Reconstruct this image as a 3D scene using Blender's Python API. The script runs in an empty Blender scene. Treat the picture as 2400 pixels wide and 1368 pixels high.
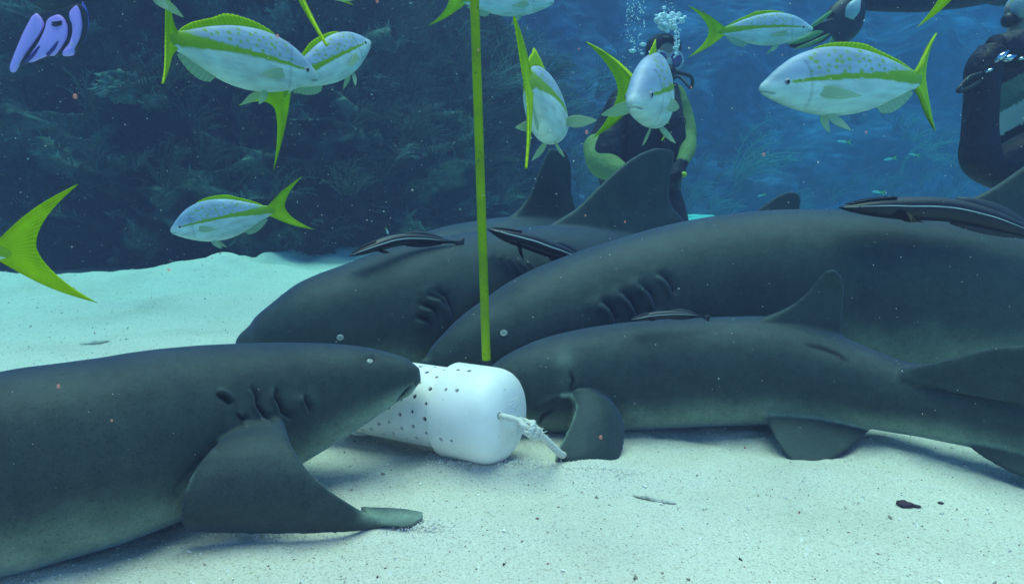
import bpy, bmesh, math, random
import numpy as np
from mathutils import Vector, Matrix

# ------------------------------------------------------------------ camera, world, sun
scene = bpy.context.scene
COL = scene.collection
R = math.radians
FPX = 1714.0
PITCH = R(8.43)
CAM_H = 0.50
cd = bpy.data.cameras.new("camera")
cd.sensor_width = 36.0
cd.lens = 36.0 * FPX / 2400.0
cd.clip_start = 0.02
cd.clip_end = 500
cam = bpy.data.objects.new("camera", cd)
COL.objects.link(cam)
cam.location = (0, 0, CAM_H)
cam.rotation_euler = (R(90) - PITCH, 0, 0)
scene.camera = cam

SUN_EL, SUN_AZ = R(86), R(-8)
world = bpy.data.worlds.new("World")
scene.world = world
world.use_nodes = True
wn = world.node_tree
for n in list(wn.nodes): wn.nodes.remove(n)
sky = wn.nodes.new("ShaderNodeTexSky"); sky.sky_type = 'NISHITA'; sky.sun_disc = False
sky.sun_elevation = SUN_EL; sky.sun_rotation = SUN_AZ
tint = wn.nodes.new("ShaderNodeMixRGB"); tint.blend_type = 'MULTIPLY'; tint.inputs[0].default_value = 1
tint.inputs[2].default_value = (1.0, 0.38, 0.52, 1)       # daylight filtered by sea water
bg = wn.nodes.new("ShaderNodeBackground"); bg.inputs[1].default_value = 0.15
wo = wn.nodes.new("ShaderNodeOutputWorld")
wn.links.new(sky.outputs[0], tint.inputs[1]); wn.links.new(tint.outputs[0], bg.inputs[0]); wn.links.new(bg.outputs[0], wo.inputs[0])

sl = bpy.data.lights.new("sun", 'SUN'); sl.energy = 5.0; sl.angle = R(50); sl.color = (1.0, 0.36, 0.24)
so = bpy.data.objects.new("sun", sl); COL.objects.link(so)
# light comes from high above, slightly in front of the camera's left
so.rotation_euler = (R(90) - SUN_EL, 0, R(180) - SUN_AZ)

scene.view_settings.view_transform = 'Standard'
scene.view_settings.look = 'None'
scene.view_settings.exposure = 1.45
scene.view_settings.gamma = 1.0
scene.cycles.use_denoising = True
scene.cycles.max_bounces = 8
scene.cycles.diffuse_bounces = 4
scene.cycles.volume_bounces = 1
scene.cycles.transparent_max_bounces = 12
scene.cycles.caustics_reflective = False
scene.cycles.caustics_refractive = False

random.seed(7)
RNG = np.random.default_rng(7)

# ------------------------------------------------------------------ helpers
CP, SP = math.cos(PITCH), math.sin(PITCH)

def W(px, py, Y):
    """world point seen at pixel (px, py) of the 2400 px frame, Y metres in front"""
    a = (px - 1200.0) / FPX; v = (684.0 - py) / FPX
    dy = CP + v * SP; dz = -SP + v * CP
    t = Y / dy
    return np.array([a * t, Y, CAM_H + dz * t])

def GY(py, z=0.0):
    v = (684.0 - py) / FPX
    dy = CP + v * SP; dz = -SP + v * CP
    return dy * (z - CAM_H) / dz

def project(P):
    P = np.asarray(P, float)
    x = P[:, 0]; y = P[:, 1]; z = P[:, 2] - CAM_H
    f = y * CP - z * SP; u = y * SP + z * CP
    return np.stack([1200 + FPX * x / f, 684 - FPX * u / f, f], 1)

_perm = np.random.default_rng(3).permutation(256)
_perm = np.concatenate([_perm, _perm, _perm])
_g = np.random.default_rng(4).normal(size=(256, 3)); _g /= np.linalg.norm(_g, axis=1)[:, None]
def pnoise(P):
    P = np.asarray(P, float)
    i = np.floor(P).astype(int); f = P - i; i &= 255
    u = f * f * f * (f * (f * 6 - 15) + 10)
    out = 0
    for dx in (0, 1):
        for dy in (0, 1):
            for dz in (0, 1):
                h = _perm[_perm[_perm[(i[:, 0] + dx) & 255] + ((i[:, 1] + dy) & 255)] + ((i[:, 2] + dz) & 255)]
                g = _g[h]
                d = (g * (f - np.array([dx, dy, dz]))).sum(1)
                w = (u[:, 0] if dx else 1 - u[:, 0]) * (u[:, 1] if dy else 1 - u[:, 1]) * (u[:, 2] if dz else 1 - u[:, 2])
                out = out + d * w
    return out * 1.6
def fbm(P, o=4, s=2.0, g=0.5):
    a = 1.0; r = 0; P = np.asarray(P, float)
    for k in range(o):
        r = r + a * pnoise(P + k * 17.3); P = P * s; a *= g
    return r
def sm(e0, e1, x):
    t = np.clip((np.asarray(x, float) - e0) / (e1 - e0), 0, 1)
    return t * t * (3 - 2 * t)
def cr(xs, ys, x):
    """smooth interpolation (monotone-ish cubic) of table xs -> ys (ys may be vectors)"""
    xs = np.asarray(xs, float); ys = np.asarray(ys, float)
    if ys.ndim == 1: ys = ys[:, None]; flat = True
    else: flat = False
    x = np.atleast_1d(np.asarray(x, float))
    k = np.clip(np.searchsorted(xs, x) - 1, 0, len(xs) - 2)
    h = xs[k + 1] - xs[k]
    d = np.zeros_like(ys)
    d[1:-1] = ((ys[2:] - ys[1:-1]) / (xs[2:] - xs[1:-1])[:, None] + (ys[1:-1] - ys[:-2]) / (xs[1:-1] - xs[:-2])[:, None]) / 2
    d[0] = (ys[1] - ys[0]) / (xs[1] - xs[0]); d[-1] = (ys[-1] - ys[-2]) / (xs[-1] - xs[-2])
    t = np.clip((x - xs[k]) / h, 0, 1)[:, None]; h = h[:, None]
    r = (2*t**3 - 3*t**2 + 1) * ys[k] + (t**3 - 2*t**2 + t) * h * d[k] + (-2*t**3 + 3*t**2) * ys[k + 1] + (t**3 - t**2) * h * d[k + 1]
    return r[:, 0] if flat else r
def unit(v):
    v = np.asarray(v, float); n = np.linalg.norm(v, axis=-1, keepdims=True)
    return v / np.maximum(n, 1e-9)

def setp(o, label=None, cat=None, group=None, kind=None):
    if label: o['label'] = label
    if cat: o['category'] = cat
    if group: o['group'] = group
    if kind: o['kind'] = kind
    return o
def empty(name, loc, label, cat, group=None):
    o = bpy.data.objects.new(name, None); COL.objects.link(o); o.location = tuple(float(c) for c in loc)
    o.empty_display_size = 0.05
    return setp(o, label, cat, group)

class MB:
    """collects shapes in world coordinates and links them as one mesh object"""
    def __init__(s): s.v = []; s.f = []; s.m = []; s.n = 0; s.c = []
    def add(s, V, F, mi=0, col=None):
        V = np.asarray(V, float)
        s.v.append(V)
        for f in F: s.f.append(tuple(int(i) + s.n for i in f)); s.m.append(mi)
        if col is None: col = np.tile([1, 1, 1, 1.0], (len(V), 1))
        s.c.append(np.asarray(col, float)); s.n += len(V)
    def grid(s, P, closed_u=False, closed_v=False, mi=0, col=None, cap0=False, cap1=False):
        P = np.asarray(P, float); a, b = P.shape[:2]
        V = P.reshape(-1, 3); F = []
        for i in range(a if closed_u else a - 1):
            for j in range(b if closed_v else b - 1):
                i2 = (i + 1) % a; j2 = (j + 1) % b
                F.append((i * b + j, i * b + j2, i2 * b + j2, i2 * b + j))
        if cap0: F.append(tuple(range(b))[::-1][::-1][::-1])
        if cap1: F.append(tuple((a - 1) * b + j for j in range(b)))
        s.add(V, F, mi, None if col is None else np.asarray(col).reshape(-1, 4))
    def tube(s, pts, rad, n=8, mi=0, caps=True):
        pts = np.asarray(pts, float); rad = np.broadcast_to(np.asarray(rad, float), (len(pts),))
        T = unit(np.gradient(pts, axis=0)); up = np.array([0, 0, 1.0])
        if abs(T[0] @ up) > 0.9: up = np.array([1.0, 0, 0])
        rings = []; a = unit(np.cross(T[0], up))
        for k in range(len(pts)):
            a = unit(a - (a @ T[k]) * T[k]); b = np.cross(T[k], a)
            th = np.linspace(0, 2 * np.pi, n, endpoint=False)
            rings.append(pts[k] + rad[k] * (np.cos(th)[:, None] * a + np.sin(th)[:, None] * b))
        s.grid(rings, closed_v=True, mi=mi, cap0=caps, cap1=caps)
    def ball(s, c, r, nu=10, nv=14, mi=0, M=None):
        th = np.linspace(0.02, np.pi - 0.02, nu); ph = np.linspace(0, 2 * np.pi, nv, endpoint=False)
        P = np.stack([np.sin(th)[:, None] * np.cos(ph), np.sin(th)[:, None] * np.sin(ph), np.cos(th)[:, None] * np.ones(nv)], -1)
        r = np.broadcast_to(np.asarray(r, float), (3,)); P = P * r
        if M is not None: P = P @ np.asarray(M, float).T
        s.grid(P + np.asarray(c), closed_v=True, mi=mi, cap0=True, cap1=True)
    def mesh(s, name, mats, origin=(0, 0, 0), smooth=True):
        me = bpy.data.meshes.new(name)
        V = np.concatenate(s.v) - np.asarray(origin, float)
        me.from_pydata(V.tolist(), [], s.f); me.update()
        for m in (mats if isinstance(mats, (list, tuple)) else [mats]): me.materials.append(m)
        me.polygons.foreach_set('material_index', s.m)
        me.polygons.foreach_set('use_smooth', [smooth] * len(s.f))
        ca = me.color_attributes.new("tone", 'FLOAT_COLOR', 'POINT')
        ca.data.foreach_set('color', np.concatenate(s.c).ravel().astype(np.float32))
        return me
    def build(s, name, mats, parent=None, smooth=True, origin=None, fix=True):
        o0 = np.array(parent.location if parent and origin is None else (origin if origin is not None else (0, 0, 0)), float)
        me = s.mesh(name, mats, o0, smooth)
        if fix:
            bm = bmesh.new(); bm.from_mesh(me); bmesh.ops.recalc_face_normals(bm, faces=bm.faces); bm.to_mesh(me); bm.free()
        o = bpy.data.objects.new(name, me); COL.objects.link(o)
        if parent: o.parent = parent
        else: o.location = tuple(o0)
        return o

# ------------------------------------------------------------------ materials
def mat(name, base=(0.5, 0.5, 0.5), rough=0.6, spec=0.3, tone=False, noise=None, bump=None, metal=0.0, sss=0.0, emis=None, coat=0.0, alpha=None, mul=False):
    """noise = [(scale, colour, lo, hi, detail)], bump = [(scale, strength, distance)]"""
    m = bpy.data.materials.new(name); m.use_nodes = True
    nt = m.node_tree; P = nt.nodes['Principled BSDF']; L = nt.links
    P.inputs['Roughness'].default_value = rough
    P.inputs['Specular IOR Level'].default_value = spec
    P.inputs['Metallic'].default_value = metal
    if sss: P.inputs['Subsurface Weight'].default_value = sss; P.inputs['Subsurface Radius'].default_value = (0.01, 0.01, 0.008); P.inputs['Subsurface Scale'].default_value = 0.3
    if coat: P.inputs['Coat Weight'].default_value = coat
    if alpha is not None: P.inputs['Alpha'].default_value = alpha
    rgb = nt.nodes.new('ShaderNodeRGB'); rgb.outputs[0].default_value = (*base, 1)
    cur = rgb.outputs[0]
    if tone:
        at = nt.nodes.new('ShaderNodeVertexColor'); at.layer_name = 'tone'
        mx = nt.nodes.new('ShaderNodeMixRGB'); mx.blend_type = 'MULTIPLY'; mx.inputs[0].default_value = 1
        L.new(cur, mx.inputs[1]); L.new(at.outputs[0], mx.inputs[2]); cur = mx.outputs[0]
    geo = nt.nodes.new('ShaderNodeNewGeometry')
    for (sc, colr, lo, hi, det) in (noise or []):
        n = nt.nodes.new('ShaderNodeTexNoise'); n.inputs['Scale'].default_value = sc; n.inputs['Detail'].default_value = det
        L.new(geo.outputs['Position'], n.inputs['Vector'])
        mr = nt.nodes.new('ShaderNodeMapRange'); mr.inputs[1].default_value = lo; mr.inputs[2].default_value = hi
        L.new(n.outputs[0], mr.inputs[0])
        mx = nt.nodes.new('ShaderNodeMixRGB'); mx.inputs[2].default_value = (*colr, 1); mx.blend_type = 'MULTIPLY' if mul else 'MIX'
        L.new(mr.outputs[0], mx.inputs[0]); L.new(cur, mx.inputs[1]); cur = mx.outputs[0]
    L.new(cur, P.inputs['Base Color'])
    prev = None
    for (sc, st, dist) in (bump or []):
        n = nt.nodes.new('ShaderNodeTexNoise'); n.inputs['Scale'].default_value = sc; n.inputs['Detail'].default_value = 3
        L.new(geo.outputs['Position'], n.inputs['Vector'])
        b = nt.nodes.new('ShaderNodeBump'); b.inputs['Strength'].default_value = st; b.inputs['Distance'].default_value = dist
        L.new(n.outputs[0], b.inputs['Height'])
        if prev: L.new(prev, b.inputs['Normal'])
        prev = b.outputs[0]
    if prev: L.new(prev, P.inputs['Normal'])
    if emis: P.inputs['Emission Color'].default_value = (*emis[:3], 1); P.inputs['Emission Strength'].default_value = emis[3]
    return m

M = {}
M['sand'] = mat('sand', (0.66, 0.64, 0.56), 0.95, 0.1, tone=True, mul=True, noise=[(3.0, (0.82, 0.82, 0.80), 0.45, 0.8, 3), (260, (0.62, 0.58, 0.55), 0.52, 0.75, 2), (420, (1.35, 1.35, 1.38), 0.55, 0.8, 2), (75, (0.5, 0.38, 0.40), 0.68, 0.80, 3)],
                bump=[(30, 0.35, 0.02), (190, 0.6, 0.006), (700, 0.5, 0.002)])
M['shark'] = mat('shark_skin', (1, 1, 1), 0.55, 0.32, tone=True, mul=True, noise=[(5, (0.80, 0.81, 0.84), 0.45, 0.68, 5), (30, (0.82, 0.83, 0.84), 0.5, 0.70, 5), (330, (0.55, 0.56, 0.56), 0.55, 0.72, 2), (480, (1.9, 1.9, 1.8), 0.66, 0.80, 2)], bump=[(22, 0.10, 0.010), (60, 0.12, 0.004), (800, 0.40, 0.0014)])
M['fish'] = mat('snapper_scales', (1, 1, 1), 0.45, 0.25, tone=True, bump=[(420, 0.25, 0.0012)])
_p = M['shark'].node_tree.nodes['Principled BSDF']; _p.inputs['Specular Tint'].default_value = (0.55, 0.75, 1.0, 1); _p.inputs['Sheen Weight'].default_value = 0.26; _p.inputs['Sheen Roughness'].default_value = 0.4; _p.inputs['Sheen Tint'].default_value = (0.18, 0.32, 1.0, 1)
M['finy'] = mat('yellow_fin', (0.33, 0.56, 0.0), 0.65, 0.12, tone=True, mul=True, noise=[(60, (.8, .85, .8), .4, .7, 3)])
M['finw'] = mat('pale_fin', (0.38, 0.58, 0.36), 0.6, 0.2, tone=True, alpha=0.62)
M['eyew'] = mat('eye_ring', (0.42, 0.46, 0.42), 0.3, 0.5)
M['eyeb'] = mat('eye_pupil', (0.006, 0.006, 0.01), 0.1, 0.6)
M['remora'] = mat('remora_skin', (1, 1, 1), 0.45, 0.4, tone=True)
M['pvc'] = mat('white_pvc', (0.93, 0.92, 0.90), 0.42, 0.4, noise=[(25, (0.80, 0.82, 0.78), 0.5, 0.8, 4), (9, (0.82, 0.80, 0.74), 0.55, 0.8, 5), (110, (0.60, 0.62, 0.52), 0.66, 0.76, 4)], bump=[(140, 0.06, 0.003)])
M['bait'] = mat('bait', (0.50, 0.26, 0.24), 0.8, 0.2, noise=[(60, (0.22, 0.12, 0.10), 0.45, 0.65, 3)])
M['rope'] = mat('rope_fibre', (0.74, 0.73, 0.68), 0.85, 0.2, noise=[(400, (0.55, 0.56, 0.5), 0.45, 0.7, 2)], bump=[(600, 0.5, 0.002)])
M['pole'] = mat('yellow_pole', (0.26, 0.40, 0.0), 0.65, 0.12, noise=[(14, (0.17, 0.27, 0.01), 0.45, 0.7, 5), (160, (0.10, 0.13, 0.03), 0.62, 0.74, 3)])
M['black'] = mat('black_rubber', (0.012, 0.014, 0.02), 0.5, 0.4, noise=[(30, (0.02, 0.022, 0.03), 0.4, 0.7, 3)], bump=[(200, 0.2, 0.003)])
M['neo'] = mat('neoprene', (0.013, 0.016, 0.028), 0.8, 0.2, noise=[(12, (0.022, 0.026, 0.04), 0.4, 0.7, 3)], bump=[(25, 0.3, 0.02), (400, 0.15, 0.001)])
HAZE = 0.55
# ------------------------------------------------------------------ the sand
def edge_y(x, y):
    """where the painted shade and haze behind the sand crest begins"""
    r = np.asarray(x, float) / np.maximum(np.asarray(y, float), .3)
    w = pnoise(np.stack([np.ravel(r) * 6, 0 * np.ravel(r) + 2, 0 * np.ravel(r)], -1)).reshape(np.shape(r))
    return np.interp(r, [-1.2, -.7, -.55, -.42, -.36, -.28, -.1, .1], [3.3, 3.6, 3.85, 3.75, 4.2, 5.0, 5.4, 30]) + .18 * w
def sand_z(x, y):
    x = np.asarray(x, float); y = np.asarray(y, float)
    P = np.stack([x, y, 0 * x], -1).reshape(-1, 3)
    z = 0.05 * fbm(P * [0.55, 0.9, 1], 3).reshape(x.shape) * sm(1.8, 3.2, y)
    z = z + 0.030 * (fbm(P * [1.5, 2.6, 1] + 9.1, 3).reshape(x.shape)) * sm(1.7, 2.6, y)
    z = z + 0.007 * fbm(P * 9.0 + 3.1, 3).reshape(x.shape)
    # scour ridges left of the sharks, and the heaps pushed up round the feeder and the fins
    z = z + 0.10 * np.exp(-((x + 1.28) / 0.55) ** 2 - ((y - 3.75) / 0.45) ** 2)
    z = z + 0.05 * np.exp(-((x + 2.35) / 0.5) ** 2 - ((y - 3.1) / 0.35) ** 2)
    z = z + 0.05 * np.exp(-((x + 0.7) / 0.8) ** 2 - ((y - 3.0) / 0.2) ** 2)
    z = z + 0.014 * np.exp(-((x + 0.07) / 0.13) ** 2 - ((y - 1.22) / 0.04) ** 2)
    z = z + 0.016 * np.exp(-((x - 0.17) / 0.12) ** 2 - ((y - 1.22) / 0.05) ** 2)
    z = z + 0.012 * np.exp(-((x - 0.53) / 0.10) ** 2 - ((y - 1.20) / 0.05) ** 2)
    z = z - 0.012 * np.exp(-((x - 0.35) / 0.22) ** 2 - ((y - 1.40) / 0.09) ** 2)
    z = z + 0.012 * np.exp(-((x + 0.05) / 0.2) ** 2 - ((y - 1.00) / 0.06) ** 2)
    z = z + 0.010 * np.exp(-((x + 0.6) / 0.3) ** 2 - ((y - 0.86) / 0.06) ** 2)
    ed = edge_y(x, y)
    z = z + 0.075 * np.exp(-((y - ed + 0.18) / 0.20) ** 2) * (x < -0.3) * (y > 2) - 0.05 * sm(0, 0.5, y - ed) * (x < -0.3)
    return z

ys = np.concatenate([np.linspace(-3, 0.5, 12), np.linspace(0.53, 1.75, 330), 1.75 + (np.linspace(0.004, 1, 260) ** 1.7) * 4.2, np.linspace(6.1, 22, 90)])
us = np.linspace(-1, 1, 620)
half = np.maximum(1.4, 0.95 * np.maximum(ys, 0) + 0.6)
far = np.sign(us) * np.maximum(np.abs(us) - 0.86, 0) ** 1.5 * 260
inner = np.clip(us, -0.86, 0.86) / 0.86
X = inner[None, :] * half[:, None] + far[None, :]; Yg = np.repeat(ys[:, None], len(us), 1)
Z = sand_z(X, Yg)
tn = np.ones(Z.shape + (4,)); sd_ = 1 - 0.80 * sm(-0.02, 0.45, Yg - edge_y(X, Yg) + 0.10 * fbm(np.stack([X * 5, Yg * 5, Z], -1).reshape(-1, 3), 3).reshape(X.shape))  # shade and haze beyond the crest darkened into the sand colour
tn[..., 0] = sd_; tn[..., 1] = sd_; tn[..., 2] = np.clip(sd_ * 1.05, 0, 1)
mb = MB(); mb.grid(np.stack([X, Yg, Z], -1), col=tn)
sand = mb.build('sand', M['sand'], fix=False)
setp(sand, kind='structure')

# ------------------------------------------------------------------ the reef wall behind
bc = np.array([(-30, 2.0), (-9, 3.4), (-5, 4.4), (-2.8, 4.75), (-1.4, 4.9), (-0.7, 5.35), (-0.1, 6.2), (0.6, 7.6), (1.7, 9.6), (3.6, 11.6), (6.5, 12.5), (11, 12.6), (18, 12.0), (34, 9.0)])
tt = np.arange(len(bc), dtype=float)
NU, NV = 900, 330
dens = np.interp(np.linspace(0, 1, NU), [0, .08, .85, 1], [0, 1.4, 11.3, 13])
B = cr(tt, bc, dens)
v = np.linspace(0, 1, NV) ** 1.15
hgt = v * np.interp(dens, [0, 5, 8.5, 13], [3.2, 3.2, 4.9, 4.9])[:, None]
slope = np.interp(dens, [0, 5.5, 8.5, 13], [0.30, 0.32, 0.65, 0.65])
Tn = unit(np.gradient(B, axis=0)); Nn = np.stack([-Tn[:, 1], Tn[:, 0]], 1)      # points away from the camera
setback = slope[:, None] * hgt
P = np.zeros((NU, NV, 3))
P[..., 0] = B[:, None, 0] + Nn[:, None, 0] * setback
P[..., 1] = B[:, None, 1] + Nn[:, None, 1] * setback
P[..., 2] = hgt - 0.25
Q = P.reshape(-1, 3)
big = fbm(Q * 0.55 + 5, 2); mid = 1 - 2 * np.abs(fbm(Q * [1.2, 1.2, 2.3] + 11, 3)); fine = fbm(Q * 5.5 + 2, 3); crag = 1 - 2 * np.abs(pnoise(Q * 3.1 + 31))
foot = sm(0.0, 0.5, Q[:, 2] + 0.25)
fr_ = 1 - 0.80 * sm(6.2, 9.0, Q[:, 1])
dsp = (0.75 * big + fr_ * (0.34 * mid + 0.09 * fine + 0.11 * crag)) * (0.25 + 0.75 * foot)
N3 = unit(np.stack([-np.repeat(Nn[:, 0], NV), -np.repeat(Nn[:, 1], NV), np.repeat(slope, NV) * 0.7], 1))
Q2 = Q + N3 * dsp[:, None]
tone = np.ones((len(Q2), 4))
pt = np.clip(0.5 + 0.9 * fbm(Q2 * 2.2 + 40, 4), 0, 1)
up = sm(0.15, 0.6, mid + 0.4 * crag)  # ridges and ledges paler: top-light highlights painted into the rock
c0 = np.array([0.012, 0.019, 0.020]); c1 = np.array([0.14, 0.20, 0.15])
farf = np.interp(Q2[:, 1], [5.5, 9.0], [0.0, 1.0])[:, None]     # far slope paler: distance haze painted into the rock colour
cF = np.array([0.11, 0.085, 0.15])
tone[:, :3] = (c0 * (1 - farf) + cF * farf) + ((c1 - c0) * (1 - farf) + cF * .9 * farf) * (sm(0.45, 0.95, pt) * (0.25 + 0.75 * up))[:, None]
M['reef'] = mat('reef_rock', (1, 1, 1), 0.95, 0.05, tone=True, mul=True, noise=[(20, (0.45, 0.5, 0.5), 0.45, 0.75, 4)], bump=[(9, 0.7, 0.12), (40, 0.8, 0.04), (150, 0.5, 0.012)])
cut = int(np.searchsorted(dens, 7.9)); G_ = Q2.reshape(NU, NV, 3); TT = tone.reshape(NU, NV, 4)
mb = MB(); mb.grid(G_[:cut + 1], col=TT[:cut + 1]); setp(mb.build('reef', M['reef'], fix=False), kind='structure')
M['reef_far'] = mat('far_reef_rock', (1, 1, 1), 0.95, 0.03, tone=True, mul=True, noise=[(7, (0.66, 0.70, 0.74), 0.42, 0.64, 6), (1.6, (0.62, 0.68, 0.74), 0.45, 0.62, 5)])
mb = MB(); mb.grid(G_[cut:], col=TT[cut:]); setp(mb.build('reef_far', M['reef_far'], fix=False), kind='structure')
RP = Q2.reshape(NU, NV, 3)
RN = unit(np.cross(np.gradient(RP, axis=0), np.gradient(RP, axis=1)))
flip = (RN[..., 1] > 0); RN[flip] *= -1
RPX = project(Q2)

# soft corals
M['plume'] = mat('soft_coral', (1, 1, 1), 0.9, 0.05, tone=True)
def plume(mb, base, h, nb, lean, rnd, col, fan=0.8, pinna=False, thick=0.006):
    for b in range(nb):
        a = (b / max(nb - 1, 1) - 0.5) * 2 * fan + rnd.normal() * 0.12
        az = rnd.uniform(0, 6.28)
        L = h * rnd.uniform(0.6, 1.0); n = 6
        d = np.array([math.sin(a), 0.45 * math.sin(az) * fan, math.cos(a)]) + lean * 0.5
        d = unit(d); pts = [np.array(base) + rnd.normal(size=3) * 0.01]
        for k in range(n):
            d = unit(d + np.array([lean[0] * 0.16, lean[1] * 0.1, 0.10 - 0.09 * k]) + rnd.normal(size=3) * 0.06)
            pts.append(pts[-1] + d * L / n)
        pts = np.array(pts)
        r = thick * np.linspace(1.3, 0.45, n + 1)
        nn = 3; th = np.linspace(0, 2 * np.pi, nn, endpoint=False)
        T = unit(np.gradient(pts, axis=0)); sdir = unit(np.cross(T, [0.1, 1, 0.05])); bd = np.cross(T, sdir)
        rings = pts[:, None] + r[:, None, None] * (np.cos(th)[None, :, None] * sdir[:, None] + np.sin(th)[None, :, None] * bd[:, None])
        mb.grid(rings, closed_v=True, col=np.tile([*col, 1], ((n + 1) * nn, 1)))
        if pinna:
            for k in range(1, n):
                for q in range(4):
                    f = rnd.random(); c = pts[k] * (1 - f) + pts[k + 1] * f
                    s = rnd.choice([-1, 1]); pd = unit(T[k] * 0.9 + sdir[k] * s * 0.8 + rnd.normal(size=3) * 0.15); pl = L * 0.16 * rnd.uniform(.6, 1)
                    tip = c + pd * pl; w = thick * 0.45
                    mb.add([c - bd[k] * w, c + bd[k] * w, tip, c + T[k] * w * 2], [(0, 1, 2), (1, 3, 2), (3, 0, 2)], 0, np.tile([*col, 1], (4, 1)))

mb = MB(); rnd = np.random.default_rng(21)
vis = (RPX[:, 0] > -250) & (RPX[:, 0] < 2650) & (RPX[:, 1] > -120) & (RPX[:, 1] < 700)
idx = np.nonzero(vis)[0]
prm = RPX[:, 0].reshape(NU, NV)
cnt = 0
RNf = RN.reshape(-1, 3)
while cnt < 620:
    i = idx[rnd.integers(len(idx))]
    if pnoise((Q2[i] * 0.9 + 50)[None])[0] < -0.15 + 0.2 * rnd.normal(): continue
    dist = Q2[i][1]
    if dist < 5.6 and rnd.random() < 0.45: continue
    if dist > 7.5 and rnd.random() < 0.35 + 0.25 * Q2[i][2]: continue
    sc = np.interp(dist, [4, 8, 16], [0.75, 1.1, 1.9])
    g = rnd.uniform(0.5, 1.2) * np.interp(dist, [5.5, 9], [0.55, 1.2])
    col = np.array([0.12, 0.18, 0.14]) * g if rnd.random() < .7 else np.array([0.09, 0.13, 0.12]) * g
    if dist > 7.5: col = np.array([0.15, 0.17, 0.19]) * rnd.uniform(.6, 1.15)  # far corals flat and pale, haze painted into their colour
    plume(mb, Q2[i] - RNf[i] * 0.02, sc * rnd.uniform(0.16, 0.45), rnd.integers(9, 17), np.array([rnd.uniform(0.1, 0.9), -0.4, 0.0]), rnd, col, fan=rnd.uniform(0.5, 1.0), pinna=dist < 9, thick=0.0045 * np.interp(dist, [4, 16], [1, 3.0]))
    cnt += 1
o = mb.build('soft_coral_growth', M['plume'], fix=False)
setp(o, 'dense feathery soft corals covering the reef slope', 'soft coral', kind='stuff')

# short turf tufts that break up the rock surface
mb = MB()
cnt = 0
while cnt < 9000:
    i = idx[rnd.integers(len(idx))]; cnt += 1
    p = Q2[i]
    if p[1] > 7: continue
    sc = np.interp(p[1], [4, 16], [1, 2.2]); n = RNf[i]
    col = tone[i, :3] * rnd.uniform(0.7, 1.7)
    for q in range(3):
        d = unit(n * 0.8 + np.array([0.2, -0.1, 0.7]) + rnd.normal(size=3) * 0.45) * sc * rnd.uniform(0.02, 0.07)
        s = unit(np.cross(d, rnd.normal(size=3))) * sc * 0.007
        mb.add([p - s, p + s, p + d * 0.6 + s * 0.8, p + d, p + d * 0.6 - s * 0.8], [(0, 1, 2, 3, 4)], 0, np.tile([*col, 1], (5, 1)))
o = mb.build('algae_turf', M['plume'], fix=False)
setp(o, 'short dark algae turf growing all over the reef rock', 'algae', kind='stuff')

def reef_at(px, py):
    d = np.abs(RPX[:, 0] - px) + np.abs(RPX[:, 1] - py) + 4 * RPX[:, 2]
    d[~vis] = 1e9
    i = int(np.argmin(d)); return Q2[i], RNf[i]
for (px, py, h, nb, fan, th, lean, lab) in [
    (985, 470, 0.34, 17, 0.75, 0.006, (0.45, -.3, 0), 'bushy branching soft coral on the reef just left of the yellow pole'),
    (1180, 475, 0.24, 11, 0.5, 0.005, (0.7, -.3, 0), 'slanting feathery soft coral on the reef just right of the yellow pole'),
    (930, 385, 0.20, 8, 0.45, 0.005, (1.0, -.3, 0), 'small soft coral with swept branches below the two joined snappers'),
    (1060, 130, 0.42, 16, 0.5, 0.005, (1.1, -.2, 0), 'long drooping sea plume near the top of the pole, left side'),
    (1150, 240, 0.5, 20, 0.6, 0.005, (1.0, -.3, 0), 'large dark drooping sea plume behind the middle of the yellow pole'),
    (1720, 440, 1.3, 14, 0.5, 0.016, (0.9, -.2, 0), 'pale leaning soft coral above the sand strip left of the small dark fin'),
    (2110, 410, 1.1, 16, 0.7, 0.016, (0.8, -.2, 0), 'hazy soft coral bush on the far reef above the biggest remora')]:
    p, n = reef_at(px, py)
    mb = MB(); plume(mb, p - n * 0.02, h, nb, np.array(lean), rnd, np.array([0.17, 0.25, 0.20]), fan=fan, pinna=True, thick=th)
    o = mb.build('soft_coral', M['plume'], origin=p, fix=False); setp(o, lab, 'soft coral', 'separate soft corals on the reef')

# pale encrusted rocks
M['rock'] = mat('encrusted_rock', (0.13, 0.20, 0.16), 0.95, 0.05, noise=[(14, (0.04, 0.07, 0.06), 0.45, 0.62, 4), (50, (0.22, 0.32, 0.26), 0.55, 0.75, 3)], bump=[(22, 0.9, 0.06), (90, 0.6, 0.02)])
for (px, py, r, lab) in [(1110, 475, 0.17, 'pale encrusted rock low on the reef behind the yellow pole'), (300, 205, 0.13, 'pale ledge of rock under the largest snapper at left'), (1045, 150, 0.05, 'small round pale coral head left of the pole'), (870, 200, 0.11, 'pale rock ledge right of the two joined snappers')]:
    p, n = reef_at(px, py)
    mb = MB(); th = np.linspace(0.02, np.pi - 0.02, 48); ph = np.linspace(0, 2 * np.pi, 72, endpoint=False)
    S = np.stack([np.sin(th)[:, None] * np.cos(ph), np.sin(th)[:, None] * np.sin(ph), np.cos(th)[:, None] * np.ones(72)], -1)
    f = 1 + 0.55 * fbm(S.reshape(-1, 3) * 2.6 + px, 4).reshape(48, 72)
    mb.grid(p + S * f[..., None] * np.array([1.35, 0.8, 0.6]) * r, closed_v=True, cap0=True, cap1=True)
    o = mb.build('coral_rock', M['rock'], origin=p); setp(o, lab, 'rock', 'pale rocks on the reef')
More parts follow.
